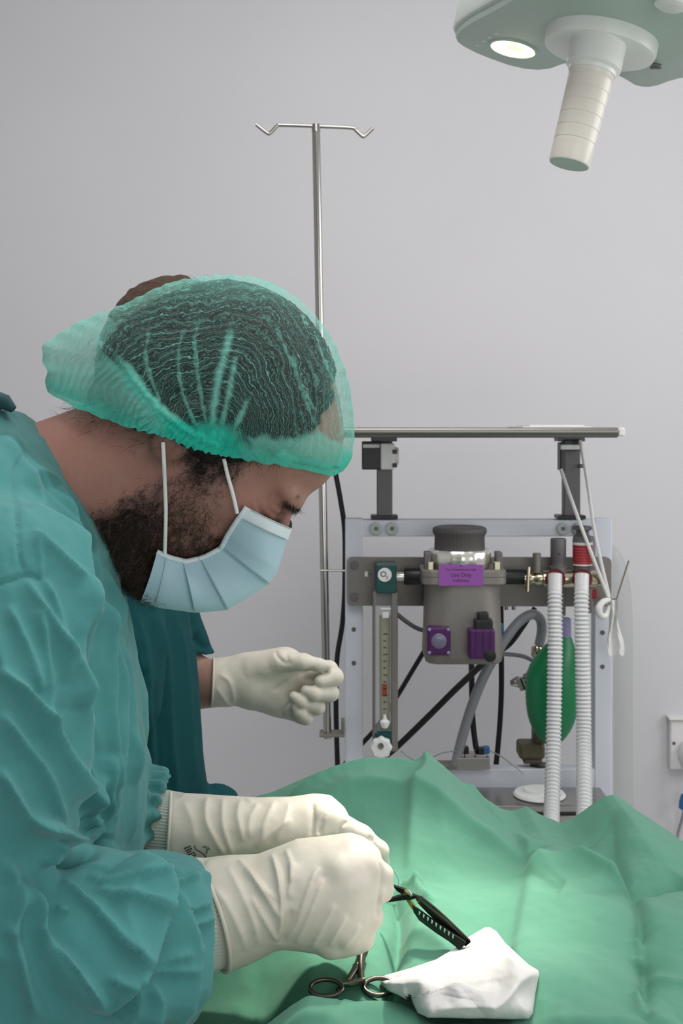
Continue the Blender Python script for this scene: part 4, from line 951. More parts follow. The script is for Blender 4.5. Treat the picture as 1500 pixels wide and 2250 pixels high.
Dh = hit(cx_.ravel(), cy_.ravel(), .0062).reshape(cx_.shape); need = np.where(np.isnan(Dh), 0, HD-Dh)*sstep(1.0, .985, rr)+np.where(np.isnan(Dh), 0, HD-Dh)*(h_o[None, :] > .004)*(1-sstep(1.0, .985, rr))
h = np.maximum(h, need)
for _ in range(3):
    hp = h.copy(); hp[1:-1] = (h[:-2]+h[2:]+np.roll(h, 1, 1)[1:-1]+np.roll(h, -1, 1)[1:-1]+2*h[1:-1])/6; h = np.maximum(hp, need)
fx, fy = cx_.ravel(), cy_.ravel()
wr = sstep(460, 620, fx); gd = np.hypot(fx-470, fy-1005)*(1-wr)+(np.hypot(fx-335, fy-935)-20)*wr
wob = fbm(np.c_[fx/60, fy/60, fx*0], 1.0, 3)*26
crad = (gd+wob*1.8)/17.0
lines = (np.abs((crad % 1)-.5) < .16).astype(float)
al = .05+.22*sstep(690, 765, fx)+.12*sstep(680, 620, fy)
lowd = polyline(fx, fy, CAPO[19:33])[0]
al = np.maximum(al, .86*sstep(58, 14, lowd+fbm(np.c_[fx/25, fy/25, fx*0], 1, 2)*40))
bp_ = poly2d(fx, fy, [(540, 960), (575, 952), (620, 966), (660, 962), (700, 948), (735, 960), (775, 1000), (760, 1060), (690, 1050), (560, 1030)])
al = np.maximum(al, .70*sstep(8, -12, bp_+fbm(np.c_[fx/20, fy/20, fx*0+9], 1, 2)*24))
tuck = [(222, 765), (262, 800), (300, 850), (345, 900), (400, 945), (470, 985)]
d, s, t = polyline(fx, fy, smooth2(tuck)); left = ((s > 0) | (fx < 225)) & (fx < 470) & (fy > 640)
al = np.maximum(al, np.where(left, .42+.34*sstep(760, 850, fy), 0)*sstep(0, 8, d+(fx < 225)*8))
al = np.maximum(al, .96*sstep(26, 9, d+fbm(np.c_[fx/18, fy/18, fx*0+2], 1, 2)*16)*sstep(.05, .3, t))
al = np.maximum(al, .98*sstep(75, 25, np.hypot((fx-460)*.8, (fy-965)*1.5)))
csat = np.clip(.75*sstep(60, 5, lowd)+1.0*sstep(90, 20, np.hypot((fx-455)*.75, (fy-960)*1.4))+.5*sstep(24, 6, d)*sstep(0, .3, t), 0, 1)
disp = (.0005*np.sin(crad*2*PI))
for P, w, aa, hh in (([(512, 708), (498, 760), (478, 840), (462, 960)], 12, .8, .003), ([(520, 770), (505, 850), (478, 975)], 8, .62, .002), ([(412, 712), (392, 770), (400, 860), (440, 955)], 6, .55, .0016), ([(548, 870), (520, 930), (495, 990)], 7, .7, .002), ([(330, 715), (320, 790), (350, 880)], 5, .5, .001), ([(440, 690), (428, 760), (440, 860), (455, 940)], 5, .45, .001), ([(640, 760), (660, 850), (700, 950)], 5, .45, .001), ([(690, 740), (735, 850), (752, 960)], 6, .5, .001), ([(600, 700), (640, 800), (690, 900)], 4, .4, .0008)):
    d, s, t = polyline(fx, fy, smooth2(P)); g = np.exp(-((d+fbm(np.c_[fx/14, fy/14, fx*0+5], 1, 2)*9)/(w*.72))**2)*sstep(0, .18, t)
    al = np.maximum(al, aa*g); disp = disp+hh*np.exp(-(d/w)**2)
d, s, t = polyline(fx, fy, [(222, 765), (262, 800), (300, 850), (345, 900), (400, 945), (470, 985)]); disp = disp+.006*np.exp(-(d/14)**2)
disp = disp+.004*(fbm(np.c_[fx/70, fy/70, fx*0], 1, 3))*sstep(320, 200, fx)*2+.0016*(fbm(np.c_[(tq[None, :]*38+rr*0).ravel(), (rr*5+tq[None, :]*0).ravel(), fx*0], 1, 3))*sstep(70, 10, lowd)*2
D = HD-h.ravel()-disp*(h.ravel() > .012)
nearV = np.stack([(fx-750)*D/F, D, CZ-(fy-HY)*D/F], 1); farV = nearV.copy(); farV[:, 1] = 2*HD-nearV[:, 1]
q = np.array([(i*NA+k, (i+1)*NA+k, (i+1)*NA+(k+1) % NA, i*NA+(k+1) % NA) for i in range(NR-1) for k in range(NA)])
cV = np.concatenate([nearV, farV]); cQ = np.concatenate([q, q[:, ::-1]+len(nearV)])
me = np_mesh('surgical_cap', cV, cQ)
for nm, arr in (('crad', crad), ('calpha', al), ('csat', csat)): add_attr(me, nm, np.r_[arr, arr])
def cap_mat():
    m, nt, b = new_mat('cap_nonwoven'); o = coords(nt)
    A = lambda n: (lambda x: (setattr(x, 'attribute_name', n), x.outputs['Fac'])[1])(nd(nt, 'ShaderNodeAttribute'))
    cr, ca, an = A('crad'), A('calpha'), A('csat')
    n1 = noise(nt, 45, 3, o, .6); n2 = noise(nt, 190, 3, o, .6)
    u = math_node(nt, 'ADD', cr, math_node(nt, 'ADD', math_node(nt, 'MULTIPLY', n1, 2.2), math_node(nt, 'MULTIPLY', n2, .8)))
    tri = math_node(nt, 'PINGPONG', u, .5)
    thin = math_node(nt, 'SUBTRACT', 1.0, math_node(nt, 'MULTIPLY', tri, 10.5), clamp=True)
    wn = nd(nt, 'ShaderNodeTexWhiteNoise'); wn.noise_dimensions = '1D'; nt.links.new(math_node(nt, 'FLOOR', math_node(nt, 'ADD', u, .5)), wn.inputs['W'])
    thin = math_node(nt, 'MULTIPLY', thin, math_node(nt, 'ADD', .3, math_node(nt, 'MULTIPLY', wn.outputs['Value'], .75)))
    tri2 = math_node(nt, 'PINGPONG', math_node(nt, 'ADD', math_node(nt, 'MULTIPLY', u, 2.3), math_node(nt, 'MULTIPLY', n2, 1.5)), .5)
    thin2 = math_node(nt, 'SUBTRACT', 1.0, math_node(nt, 'MULTIPLY', tri2, 5), clamp=True)
    n3 = noise(nt, 28, 2, o)
    brk = math_node(nt, 'MULTIPLY', math_node(nt, 'SUBTRACT', n3, .28, clamp=True), 3.0, clamp=True)
    ln = math_node(nt, 'ADD', math_node(nt, 'MULTIPLY', thin, math_node(nt, 'MULTIPLY', brk, .8)), math_node(nt, 'MULTIPLY', thin2, .3))
    fw = nd(nt, 'ShaderNodeLayerWeight'); fw.inputs[0].default_value = .35
    edge_ = math_node(nt, 'MULTIPLY', math_node(nt, 'POWER', fw.outputs['Facing'], 3.0), .55)
    al_ = math_node(nt, 'ADD', math_node(nt, 'ADD', ca, edge_), math_node(nt, 'MULTIPLY', ln, math_node(nt, 'SUBTRACT', 1.05, ca, clamp=True)), clamp=True)
    al_ = math_node(nt, 'MULTIPLY', al_, math_node(nt, 'ADD', .86, math_node(nt, 'MULTIPLY', n2, .25)), clamp=True)
    dense = an
    colr = mixc(nt, dense, lin((160, 226, 212)), lin((20, 200, 174)))
    colr = mixc(nt, math_node(nt, 'MULTIPLY', n2, .5), colr, lin((110, 228, 208)))
    df = nd(nt, 'ShaderNodeBsdfDiffuse'); tl_ = nd(nt, 'ShaderNodeBsdfTranslucent'); nt.links.new(colr, df.inputs[0]); nt.links.new(colr, tl_.inputs[0])
    mx = nd(nt, 'ShaderNodeMixShader'); mx.inputs[0].default_value = .42; nt.links.new(df.outputs[0], mx.inputs[1]); nt.links.new(tl_.outputs[0], mx.inputs[2])
    tr = nd(nt, 'ShaderNodeBsdfTransparent'); m2 = nd(nt, 'ShaderNodeMixShader'); nt.links.new(al_, m2.inputs[0]); nt.links.new(tr.outputs[0], m2.inputs[1]); nt.links.new(mx.outputs[0], m2.inputs[2])
    bp = nd(nt, 'ShaderNodeBump'); bp.inputs['Strength'].default_value = .5; bp.inputs['Distance'].default_value = .0015
    nt.links.new(math_node(nt, 'ADD', thin, n2), bp.inputs['Height']); nt.links.new(bp.outputs[0], df.inputs['Normal'])
    nt.links.new(m2.outputs[0], nt.nodes['Material Output'].inputs['Surface']); nt.nodes.remove(b); return m
M['cap'] = cap_mat()
cap = link_mesh('surgical_cap', me, M['cap'], surgeon)
EB = [(645, 1006), (680, 1012), (715, 1020), (744, 1027)]
ed = hit([p[0] for p in EB], [p[1] for p in EB], .0085); ed = np.where(np.isnan(ed), HD-.012, ed)
MB().tube([W(x, y, d-.002) for (x, y), d in zip(EB, ed)], .0009, 6, smooth_path=6).build('elastic_band', simple('cap_elastic', (30, 140, 128), .7), cap)
# ------------------------------------------------------------------ face mask
M['mask'] = cloth_mat('mask_fabric', (170, 198, 210), .94, 1.05, 1600, .05, bmp=.15)
M['maskw'] = cloth_mat('mask_trim', (216, 226, 230), .95, 1.03, 1600, .05, bmp=.1)
# rows: point on the near cheek edge, point on the midline, pleat lift
ROWS = [((542, 1114), (641, 1161), .002), ((534, 1126), (636, 1174), .0022), ((522, 1142), (629, 1192), .0022), ((500, 1176), (611, 1252), .0045), ((488, 1200), (592, 1282), .0062), ((484, 1205), (588, 1285), .0006), ((452, 1222), (540, 1316), .0046), ((440, 1226), (500, 1340), .0064), ((437, 1227), (497, 1341), .0006), ((410, 1233), (450, 1345), .0050), ((402, 1232), (428, 1346), .0062), ((399, 1231), (424, 1346), .0006), ((372, 1224), (350, 1336), .003), ((345, 1212), (308, 1324), .002)]
RI = []
for i in range(len(ROWS)-1):
    for k in range(8):
        t = k/8; a, b = ROWS[i], ROWS[i+1]; RI.append([a[0][0]*(1-t)+b[0][0]*t, a[0][1]*(1-t)+b[0][1]*t, a[1][0]*(1-t)+b[1][0]*t, a[1][1]*(1-t)+b[1][1]*t, a[2]*(1-t)+b[2]*t])
l = ROWS[-1]; RI.append([*l[0], *l[1], l[2]]); RI = np.array(RI); NS = 26
u = np.linspace(0, 1, NS)[None, :]
mx_ = RI[:, 0:1]*(1-u)+RI[:, 2:3]*u; my_ = RI[:, 1:2]*(1-u)+RI[:, 3:4]*u
bow = 5*np.sin(u*PI); mx_ = mx_+bow*.3; my_ = my_+bow*.5
eD = hit(RI[:, 0], RI[:, 1], .005); eD = np.where(np.isnan(eD), HD-.055, eD); ker = np.hanning(15); ker /= ker.sum()
eD = np.convolve(np.r_[[eD[0]]*7, eD, [eD[-1]]*7], ker, 'valid')
hm_ = (HD-eD)[:, None]*np.sqrt(np.clip(1-u**2.2, 0, 1))
Dm = hit(mx_.ravel(), my_.ravel(), .0045).reshape(mx_.shape); hm_ = np.maximum(hm_, np.where(np.isnan(Dm), 0, HD-Dm)*(u < .97))
for _ in range(4): hm_[1:-1, 1:-1] = (hm_[:-2, 1:-1]+hm_[2:, 1:-1]+hm_[1:-1, :-2]+hm_[1:-1, 2:])/4
lift = RI[:, 4:5]*1.55*np.sin(np.clip(u*1.25+.12, 0, 1)*PI/2)
Dk = HD-hm_-lift*(u < .985)
P0 = np.stack([(mx_-750)*Dk/F, Dk, CZ-(my_-HY)*Dk/F], 2).reshape(-1, 3); P1 = P0.copy(); P1[:, 1] = 2*HD-P0[:, 1]
nr = len(RI); q = np.array([(i*NS+k, i*NS+k+1, (i+1)*NS+k+1, (i+1)*NS+k) for i in range(nr-1) for k in range(NS-1)])
mV = np.concatenate([P0, P1]); mQ = np.concatenate([q, q[:, ::-1]+len(P0)])
mask = link_mesh('face_mask', np_mesh('face_mask', mV, mQ), M['mask'], surgeon)
def mp(i, k): return Vector(P0[i*NS+k])
nb = MB(); rws = list(range(1, 15)); v = [mp(i, k)+Vector((.0006, -.0011, .0004)) for i in rws for k in range(1, NS)]
nb.add(v, [(i*(NS-1)+k, i*(NS-1)+k+1, (i+1)*(NS-1)+k+1, (i+1)*(NS-1)+k) for i in range(len(rws)-1) for k in range(NS-2)]).build('nose_strip', M['maskw'], mask)
for r0 in (2, 14):
    MB().tube([mp(r0, k)+Vector((.0008, -.0018, .0004)) for k in range(2, NS-1)], .00028, 5).build('stitch_line', M['darkink'] if r0 == 99 else M['greytube'], mask)
MB().tube([mp(nr-7, k)+Vector((0, -.0012, 0)) for k in range(1, NS-2)], .00028, 5).build('stitch_line', M['greytube'], mask)
MB().tube([mp(i, 0)+Vector((0, -.0008, 0)) for i in range(nr)], .0020, 8).build('bound_edge', M['maskw'], mask)
for pts in ([(358, 972), (361, 1040), (364, 1120), (362, 1215)], [(492, 1010), (500, 1045), (511, 1085), (521, 1128)]):
    P = catmull([Vector((x, y, 0)) for x, y in pts], [0]*4, 8)[0]; hd2 = hit([p.x for p in P], [p.y for p in P], .0042); hd2 = np.where(np.isnan(hd2), HD-.07, hd2)
    hd2 = np.minimum(hd2, np.convolve(np.r_[[hd2[0]]*2, hd2, [hd2[-1]]*2], np.ones(5)/5, 'valid'))
    MB().tube([W(p.x, p.y, d-.0035) for p, d in zip(P, hd2)], .0015, 8).build('ear_loop', M['tape'], mask)
# ------------------------------------------------------------------ gown
GD = .95; PG = Plane(GD)
GT = [(38, 906), (110, 962), (150, 1012), (200, 1082), (236, 1152), (256, 1202), (252, 1290), (262, 1330), (276, 1400), (294, 1500), (304, 1560), (309, 1650), (306, 1760), (298, 1900), (285, 2100), (290, 2500), (330, 3750), (-560, 3750), (-500, 2300), (-470, 1300), (-380, 1060), (-180, 920), (-20, 896)]
fdir = Vector((.90, .36, -.16)); fdir.normalize()
def gown_sdf(X, Y, Z):
    a, b, w = 750+X/PG.s, HY+(CZ-Z)/PG.s, (Y-GD)/PG.s
    A2 = np.broadcast_to(a, (X.shape[0], 1, Z.shape[2])); B2 = np.broadcast_to(b, (X.shape[0], 1, Z.shape[2]))
    f = inflate(poly2d(A2, B2, GT), w, 300, 470)*PG.s
    S, E, Wc = W(5, 1300, .815), W(-170, 2110, .76), W(470, 2055, .885)
    arm = chain(X, Y, Z, [S, W(-60, 1700, .765), E], [.062, .062, .070], .02)
    fore = chain(X, Y, Z, [E, W(150, 2120, .79), W(330, 2070, .85), Wc], [.072, .072, .058, .050], .02)
    c = W(402, 2050, .885); fore = smax(fore, ((X-c.x)*fdir.x+(Y-c.y)*fdir.y+(Z-c.z)*fdir.z), .003)
    near = smin(arm, fore, .03)
    f = smin(f, near, .022)
    far = chain(X, Y, Z, [W(0, 1330, 1.12), W(110, 1740, 1.12), W(330, 1812, 1.055), W(400, 1815, 1.045)], [.062, .055, .043, .040], .02)
    c2 = W(316, 1810, 1.05); far = smax(far, ((X-c2.x)*.88+(Y-c2.y)*.1-(Z-c2.z)*.46), .004)
    return smin(f, far, .015)
xs = axis_pts([(-.58, -.335, .012), (-.335, -.055, .0021)]); ys = axis_pts([(.62, .66, .02), (.66, .96, .0021), (.96, 1.02, .006), (1.02, 1.2, .005)])
zs = axis_pts([(.36, .95, .025), (.95, 1.43, .0021)])
gV, gQ = surf_nets(gown_sdf, xs, ys, zs, 2)
gN = normals(gV, gQ); gx, gy = project(gV)
front = sstep(.35, -.05, gN[:, 1])*(gV[:, 1] < 1.02)*(gx > -60)*(gy < 2330)
GF = []
def g(P, a, w1, w2): GF.append((P, a*1.9, w1*.8, w2*.75))
# (points, height in metres, width towards picture left, width towards picture right) for folds running downwards
g([(50, 994), (31, 1035), (33, 1085), (38, 1160), (44, 1228), (58, 1262)], -.0016, 3, 4)
g([(79, 1178), (92, 1240), (96, 1280)], .0012, 12, 3)
g([(-30, 1292), (0, 1281), (30, 1272), (60, 1263), (96, 1274)], -.0018, 5, 3)
g([(0, 955), (40, 985), (75, 1030), (120, 1095), (180, 1180), (225, 1240)], -.0018, 4, 6)
g([(20, 985), (60, 1040), (120, 1110), (190, 1190)], .0012, 9, 9)
g([(72, 1165), (100, 1195), (135, 1225), (180, 1275)], .004, 16, 8)
g([(182, 1270), (176, 1330), (162, 1400), (155, 1480), (152, 1560)], .0055, 20, 7)
g([(128, 1070), (160, 1150), (180, 1220), (186, 1290), (180, 1400)], .0045, 16, 8)
g([(60, 1275), (105, 1360), (145, 1460), (160, 1580), (178, 1700), (195, 1790)], .0055, 18, 9)
g([(190, 1270), (212, 1370), (224, 1480), (222, 1600), (232, 1720), (246, 1800)], .006, 16, 7)
g([(205, 1330), (236, 1440), (250, 1540), (246, 1640), (236, 1730)], .005, 12, 7)
g([(255, 1400), (272, 1500), (280, 1610), (284, 1720)], .0045, 12, 6)
g([(270, 1600), (286, 1700), (284, 1850)], .003, 8, 6)
g([(230, 1250), (255, 1340), (268, 1420)], .003, 10, 6)
g([(0, 1470), (55, 1540), (105, 1610), (150, 1690), (196, 1790)], .0060, 22, 9)
g([(0, 1570), (50, 1640), (105, 1715), (135, 1810)], .0045, 18, 9)
g([(80, 1340), (96, 1430), (100, 1540), (90, 1620)], .0035, 14, 8)
g([(100, 1270), (124, 1340), (132, 1420), (126, 1500)], .003, 10, 7)
g([(20, 1330), (60, 1430), (80, 1520)], .003, 16, 10)
g([(0, 1690), (40, 1760), (70, 1800), (120, 1810)], .005, 18, 8)
g([(60, 1795), (105, 1805), (140, 1835), (140, 1870)], .008, 18, 9)
g([(118, 1840), (112, 1868), (95, 1900)], .006, 8, 8)
g([(135, 1828), (150, 1800), (180, 1760), (200, 1700)], .004, 8, 10)
g([(205, 1790), (186, 1820), (190, 1850), (215, 1840)], .006, 8, 6)
g([(215, 1660), (212, 1740), (222, 1790), (205, 1850)], .006, 12, 6)
g([(120, 1888), (145, 1884), (180, 1876), (215, 1850), (228, 1830)], -.012, 14, 10)
g([(232, 1762), (240, 1778), (228, 1805), (222, 1830)], -.010, 9, 6)
g([(45, 1925), (82, 2008), (86, 2042), (120, 2080), (157, 2117), (195, 2165), (224, 2215)], .010, 40, 6)
g([(96, 2055), (130, 2100), (165, 2140), (205, 2195)], -.003, 10, 14)
g([(134, 1937), (168, 1968), (202, 2001), (230, 2040), (254, 2079), (287, 2124)], .005, 9, 12)
g([(194, 1926), (220, 1942), (243, 1952), (317, 1971)], .0035, 7, 8)
g([(209, 1964), (240, 1982), (276, 1997), (300, 2015), (317, 2038)], .004, 7, 9)
g([(224, 2139), (240, 2152), (261, 2161)], .004, 6, 8)
g([(120, 2000), (150, 2002)], .003, 8, 8)
g([(262, 1903), (291, 1934), (311, 1965), (321, 1992), (320, 2020), (316, 2052), (302, 2096), (287, 2132), (268, 2156), (245, 2190), (222, 2230)], .013, 60, 4)
g([(326, 1948), (345, 1978), (360, 2008), (376, 2045), (388, 2079), (392, 2112), (389, 2150), (382, 2190), (370, 2250)], .009, 34, 4)
g([(300, 1905), (318, 1935), (330, 1970)], -.006, 8, 12)
g([(343, 1946), (390, 1941), (433, 1930)], .0035, 6, 5)
g([(362, 2005), (410, 2000), (463, 1990)], .0032, 6, 4)
g([(377, 2047), (420, 2035), (470, 2019)], .0032, 6, 5)
g([(392, 2094), (420, 2089), (450, 2082)], .0030, 5, 5)
g([(291, 2139), (330, 2134), (388, 2131)], .0032, 5, 6)
g([(300, 2110), (340, 2112), (380, 2098)], .003, 8, 6)
g([(343, 1915), (349, 1898), (356, 1880)], -.0025, 4, 4)
g([(330, 1920), (343, 1915), (372, 1905)], -.0025, 4, 4)
g([(402, 1932), (404, 1918)], -.002, 3, 3)
g([(284, 2140), (283, 2190), (278, 2230)], .006, 14, 5)
g([(230, 2226), (255, 2232), (282, 2236)], .005, 8, 8)
g([(0, 2020), (30, 2080), (60, 2160), (110, 2250)], .005, 24, 10)
g([(20, 1880), (30, 1960), (20, 2060)], .004, 20, 12)
g([(320, 2160), (330, 2200), (318, 2250)], .005, 14, 8)
cuffm = sstep(296, 312, gx)*sstep(1880, 1860, gy)*(gV[:, 1] > .98)
off = np.zeros(len(gV))
for P, a, w1, w2 in GF: off += ridge(gx, gy, P, a, w1, w2)
rn = 1-2*np.abs(fbm(gV*np.array([1, 1, .35])+1.7, 26, 2)*2)
off += .0045*np.clip(rn, 0, 1)**3+(fbm(gV*np.array([1, 1, .45]), 34, 4))*.0055+fbm(gV, 110, 2)*.0012
gV = gV+gN*(off*front)[:, None]
tha = np.arctan2(gV[:, 2]-W(338, 1810, 1.05).z, gV[:, 1]-1.05)
gV = gV+gN*(cuffm*.0035*np.sin(tha*17))[:, None]
gV = laplace(gV, gQ, .3)
me = np_mesh('gown', gV, gQ)
dc, sc_c, tc = polyline(gx, gy, [(0, 900), (45, 905), (110, 962), (150, 1012), (200, 1082), (236, 1152), (262, 1215)])
band = sstep(64, 58, dc)*(gV[:, 1] < 1.0)*sstep(.99, .9, tc)
add_attr(me, 'collar_band', band*.9)
gown = link_mesh('gown', me, M['gown'], surgeon)
und = MB(); sN = [(-30, 880), (-5, 883), (12, 884), (30, 900)]
und.tube([W(x, y, .905) for x, y in sN], [.008, .008, .006, .003], 10).build('undershirt_collar', simple('dark_undershirt', (18, 62, 66), .8), surgeon)
# ------------------------------------------------------------------ gloves and ribbed cuffs
def rim(f, P, n, c, N=72):                         # closed curve where the cut plane meets the surface, in plane units
    n = Vector(n).normalized(); u = n.orthogonal().normalized(); v = n.cross(u); c = Vector(c); out = []
    for k in range(N):
        t = 2*PI*k/N; d = u*math.cos(t)+v*math.sin(t); lo, hi = 0, 400
        for _ in range(22):
            m = (lo+hi)/2; q = c+d*m
            if f(np.array(q.x), np.array(q.y), np.array(q.z)) < 0: lo = m
            else: hi = m
        out.append(P.world(*(c+d*lo)))
    return out
def make_glove(P, shape, cut_c, cut_n, bounds, res, folds, label, parent, rimr=.0016, extra=None):
    n = Vector(cut_n).normalized()
    f0 = shape
    def f(a, b, w): return smax(f0(a, b, w), -((a-cut_c[0])*n.x+(b-cut_c[1])*n.y+(w-cut_c[2])*n.z), 2)
    (a0, a1), (b0, b1), (w0, w1) = bounds; p0, p1 = P.world(a0, b1, w0), P.world(a1, b0, w1)
    V, Q = surf_nets(P.grid(f), np.arange(p0.x, p1.x, res), np.arange(p0.y, p1.y, res), np.arange(p0.z, p1.z, res), 2)
    N = normals(V, Q); x, y = project(V); fr = sstep(.45, -.05, N[:, 1]); o = np.zeros(len(V))
    for L_, am, w1_, w2_ in folds: o += ridge(x, y, L_, am*1.5, w1_*.75, w2_*.75)
    o += fbm(V, 60, 3)*.0016
    V = V+N*(o*fr)[:, None]
    gl = link_mesh('glove', np_mesh('glove', V, Q), M['glove'], parent)
    if label: gl['label'] = label
    r = rim(f0, P, n, cut_c); MB().tube(r+[r[0]], rimr, 8, caps=False).build('rolled_rim', M['glove'], gl)
    return gl
PN = Plane(.905)
NG = [(340, 1890), (450, 1893), (500, 1886), (560, 1885), (610, 1866), (650, 1850), (700, 1845), (770, 1836), (800, 1845), (822, 1862), (836, 1884), (842, 1910), (838, 1950), (835, 1990), (828, 2030), (812, 2062), (793, 2081), (760, 2092), (700, 2085), (640, 2077), (610, 2079), (560, 2105), (520, 2121), (470, 2131), (340, 2150)]
def near_shape(a, b, w):
    A2, B2 = np.broadcast_arrays(a, b); A2 = A2[:, :1] if A2.ndim == 3 else A2; B2 = B2[:, :1] if B2.ndim == 3 else B2
    f = inflate(poly2d(A2, B2, NG), w, 112, 118)
    for y, r, x in ((1893, 31, 806), (1944, 32, 812), (1996, 31, 806), (2044, 27, 790)):
        fg = chain(a, b, w, [(x-60, y, -62), (x+4, y, -36), (x+2, y+4, 40), (x-50, y+8, 84)], [r+8, r, r-4, r-8], 8)
        f = smin(f, fg, 12)
    ix = chain(a, b, w, [(800, 1890, -40), (838, 1915, -22), (847, 1950, -12), (846, 1966, -8)], [34, 25, 17, 14.5], 8)
    f = smin(f, ix, 9)
    tb_ = chain(a, b, w, [(690, 1920, 80), (780, 1905, 80), (838, 1930, 35)], [40, 30, 18], 8)
    return smin(f, tb_, 10)
NF = [([(518, 1885), (540, 1908), (560, 1932), (585, 1956), (607, 1979)], .0022, 9, 5), ([(537, 1913), (560, 1936), (579, 1960), (600, 1990), (616, 2018)], .0022, 9, 5), ([(551, 1969), (575, 2008), (597, 2044), (616, 2068)], .002, 10, 5), ([(597, 1876), (608, 1905), (616, 1941), (621, 2007), (612, 2067)], .0030, 10, 5), ([(628, 1866), (640, 1900), (640, 1940)], .0014, 8, 6), ([(700, 1905), (686, 1932), (672, 1970), (650, 2030), (625, 2060)], .0022, 6, 9), ([(644, 1894), (642, 1930), (632, 1975)], .0018, 7, 8), ([(712, 1930), (695, 1970), (670, 2030), (648, 2072)], .0020, 6, 8), ([(735, 1985), (716, 2020), (696, 2060), (684, 2084)], .0017, 6, 7), ([(760, 2010), (740, 2045), (722, 2080)], .0014, 6, 7), ([(790, 2030), (770, 2060), (750, 2085)], .0012, 6, 7), ([(640, 2000), (628, 2040), (612, 2072)], -.0018, 6, 6), ([(470, 1950), (500, 1990), (530, 2050), (540, 2090)], .0014, 10, 8), ([(500, 1905), (530, 1960), (560, 2030), (570, 2080)], .0016, 12, 6), ([(448, 1902), (480, 1893), (520, 1890)], .0014, 8, 8), ([(832, 1880), (841, 1912), (836, 1960), (828, 2010)], -.0016, 5, 4), ([(840, 1990), (826, 2015)], -.001, 5, 5)]
ngl = make_glove(PN, near_shape, (458, 2018, 0), (.86, -.2, .40), ((330, 900), (1780, 2190), (-150, 170)), .0017, NF, None, surgeon)
PF = Plane(1.035)
FG = [(320, 1742), (480, 1752), (560, 1757), (640, 1755), (690, 1748), (728, 1752), (758, 1778), (770, 1800), (740, 1850), (690, 1875), (620, 1892), (540, 1905), (460, 1912), (320, 1918)]
def far_shape(a, b, w):
    A2, B2 = np.broadcast_arrays(a, b); A2 = A2[:, :1] if A2.ndim == 3 else A2; B2 = B2[:, :1] if B2.ndim == 3 else B2
    f = inflate(poly2d(A2, B2, FG), w, 78, 92)
    ix = chain(a, b, w, [(660, 1800, -20), (712, 1789, -38), (792, 1827, -40), (831, 1859, -30), (841, 1896, -12)], [44, 36, 26.5, 21, 16], 10)
    f = smin(f, ix, 7)
    th_ = chain(a, b, w, [(590, 1868, -50), (690, 1885, -48), (780, 1893, -32), (836, 1912, -12)], [38, 32, 23, 16], 10)
    f = smin(f, th_, 9)
    for i, (dy, ww) in enumerate(((8, 10), (22, 48), (36, 80))):
        f = smin(f, chain(a, b, w, [(690, 1800+dy, ww-10), (765-8*i, 1838+dy, ww), (760-10*i, 1890+dy, ww-10), (700, 1905+dy, ww-25)], [34, 26, 22, 18], 8), 7)
    return f
FF = [([(457, 1750), (453, 1801), (476, 1848), (499, 1881)], .0024, 10, 5), ([(490, 1754), (490, 1815), (513, 1881)], .0022, 8, 6), ([(532, 1757), (522, 1790), (535, 1850)], .0018, 8, 6), ([(569, 1764), (550, 1800), (548, 1840)], .0016, 8, 6), ([(605, 1760), (585, 1800), (575, 1850)], .0016, 8, 6), ([(540, 1757), (556, 1764)], .0012, 5, 5), ([(686, 1762), (687, 1800), (685, 1842)], -.0020, 5, 4), ([(726, 1766), (708, 1800), (702, 1836)], -.0020, 5, 4), ([(762, 1803), (748, 1818), (744, 1834)], -.0016, 4, 4), ([(808, 1838), (822, 1848)], -.0012, 4, 4), ([(640, 1800), (600, 1830), (560, 1860)], .0012, 10, 10), ([(400, 1760), (420, 1800), (430, 1850)], .001, 10, 10), ([(635, 1760), (628, 1800), (605, 1850)], .0012, 8, 8)]
fgl = make_glove(PF, far_shape, (368, 1828, 0), (.98, .08, .15), ((310, 900), (1700, 1960), (-130, 150)), .0019, FF, None, surgeon, .0013)
def stamp(txt, px, py, size, ang):
    q = W(px, py, PF.D-.0347); r = Matrix.Rotation(math.radians(ang), 3, 'Y') @ RX
    text_mesh(txt, size, q, r, 'printed_stamp', M['darkink'], fgl, .0002)
def fdepth(px, py):
    for D in np.linspace(.97, 1.06, 200):
        a, b, w = PF.back(W(px, py, D))
        if far_shape(np.array(a), np.array(b), np.array(w)) < 4: return D
    return 1.0
for pts in ([(427, 1858), (430, 1866), (440, 1872), (452, 1882), (448, 1884)], [(446, 1862), (452, 1860), (455, 1868), (452, 1876)], [(457, 1862), (460, 1868)]):
    MB().tube([W(x, y, fdepth(x, y)-.0012) for x, y in pts], .00045, 5, smooth_path=3).build('printed_mark', M['darkink'], fgl)
for x0, y0 in ((406, 1864), (415, 1878)):
    mb = MB()
    for dx_, dy_ in ((0, 0), (5, -2), (10, -4), (3, 5), (8, 3), (13, 1), (6, 9), (11, 7)):
        x, y = x0+dx_, y0+dy_; D = fdepth(x, y)-.0012
        mb.add([W(x-2, y-1.2, D), W(x+2, y-2.4, D), W(x+3, y+1.2, D), W(x-1, y+2.4, D)], [(0, 1, 2, 3)], False)
    mb.build('printed_stamp', M['darkink'], fgl)
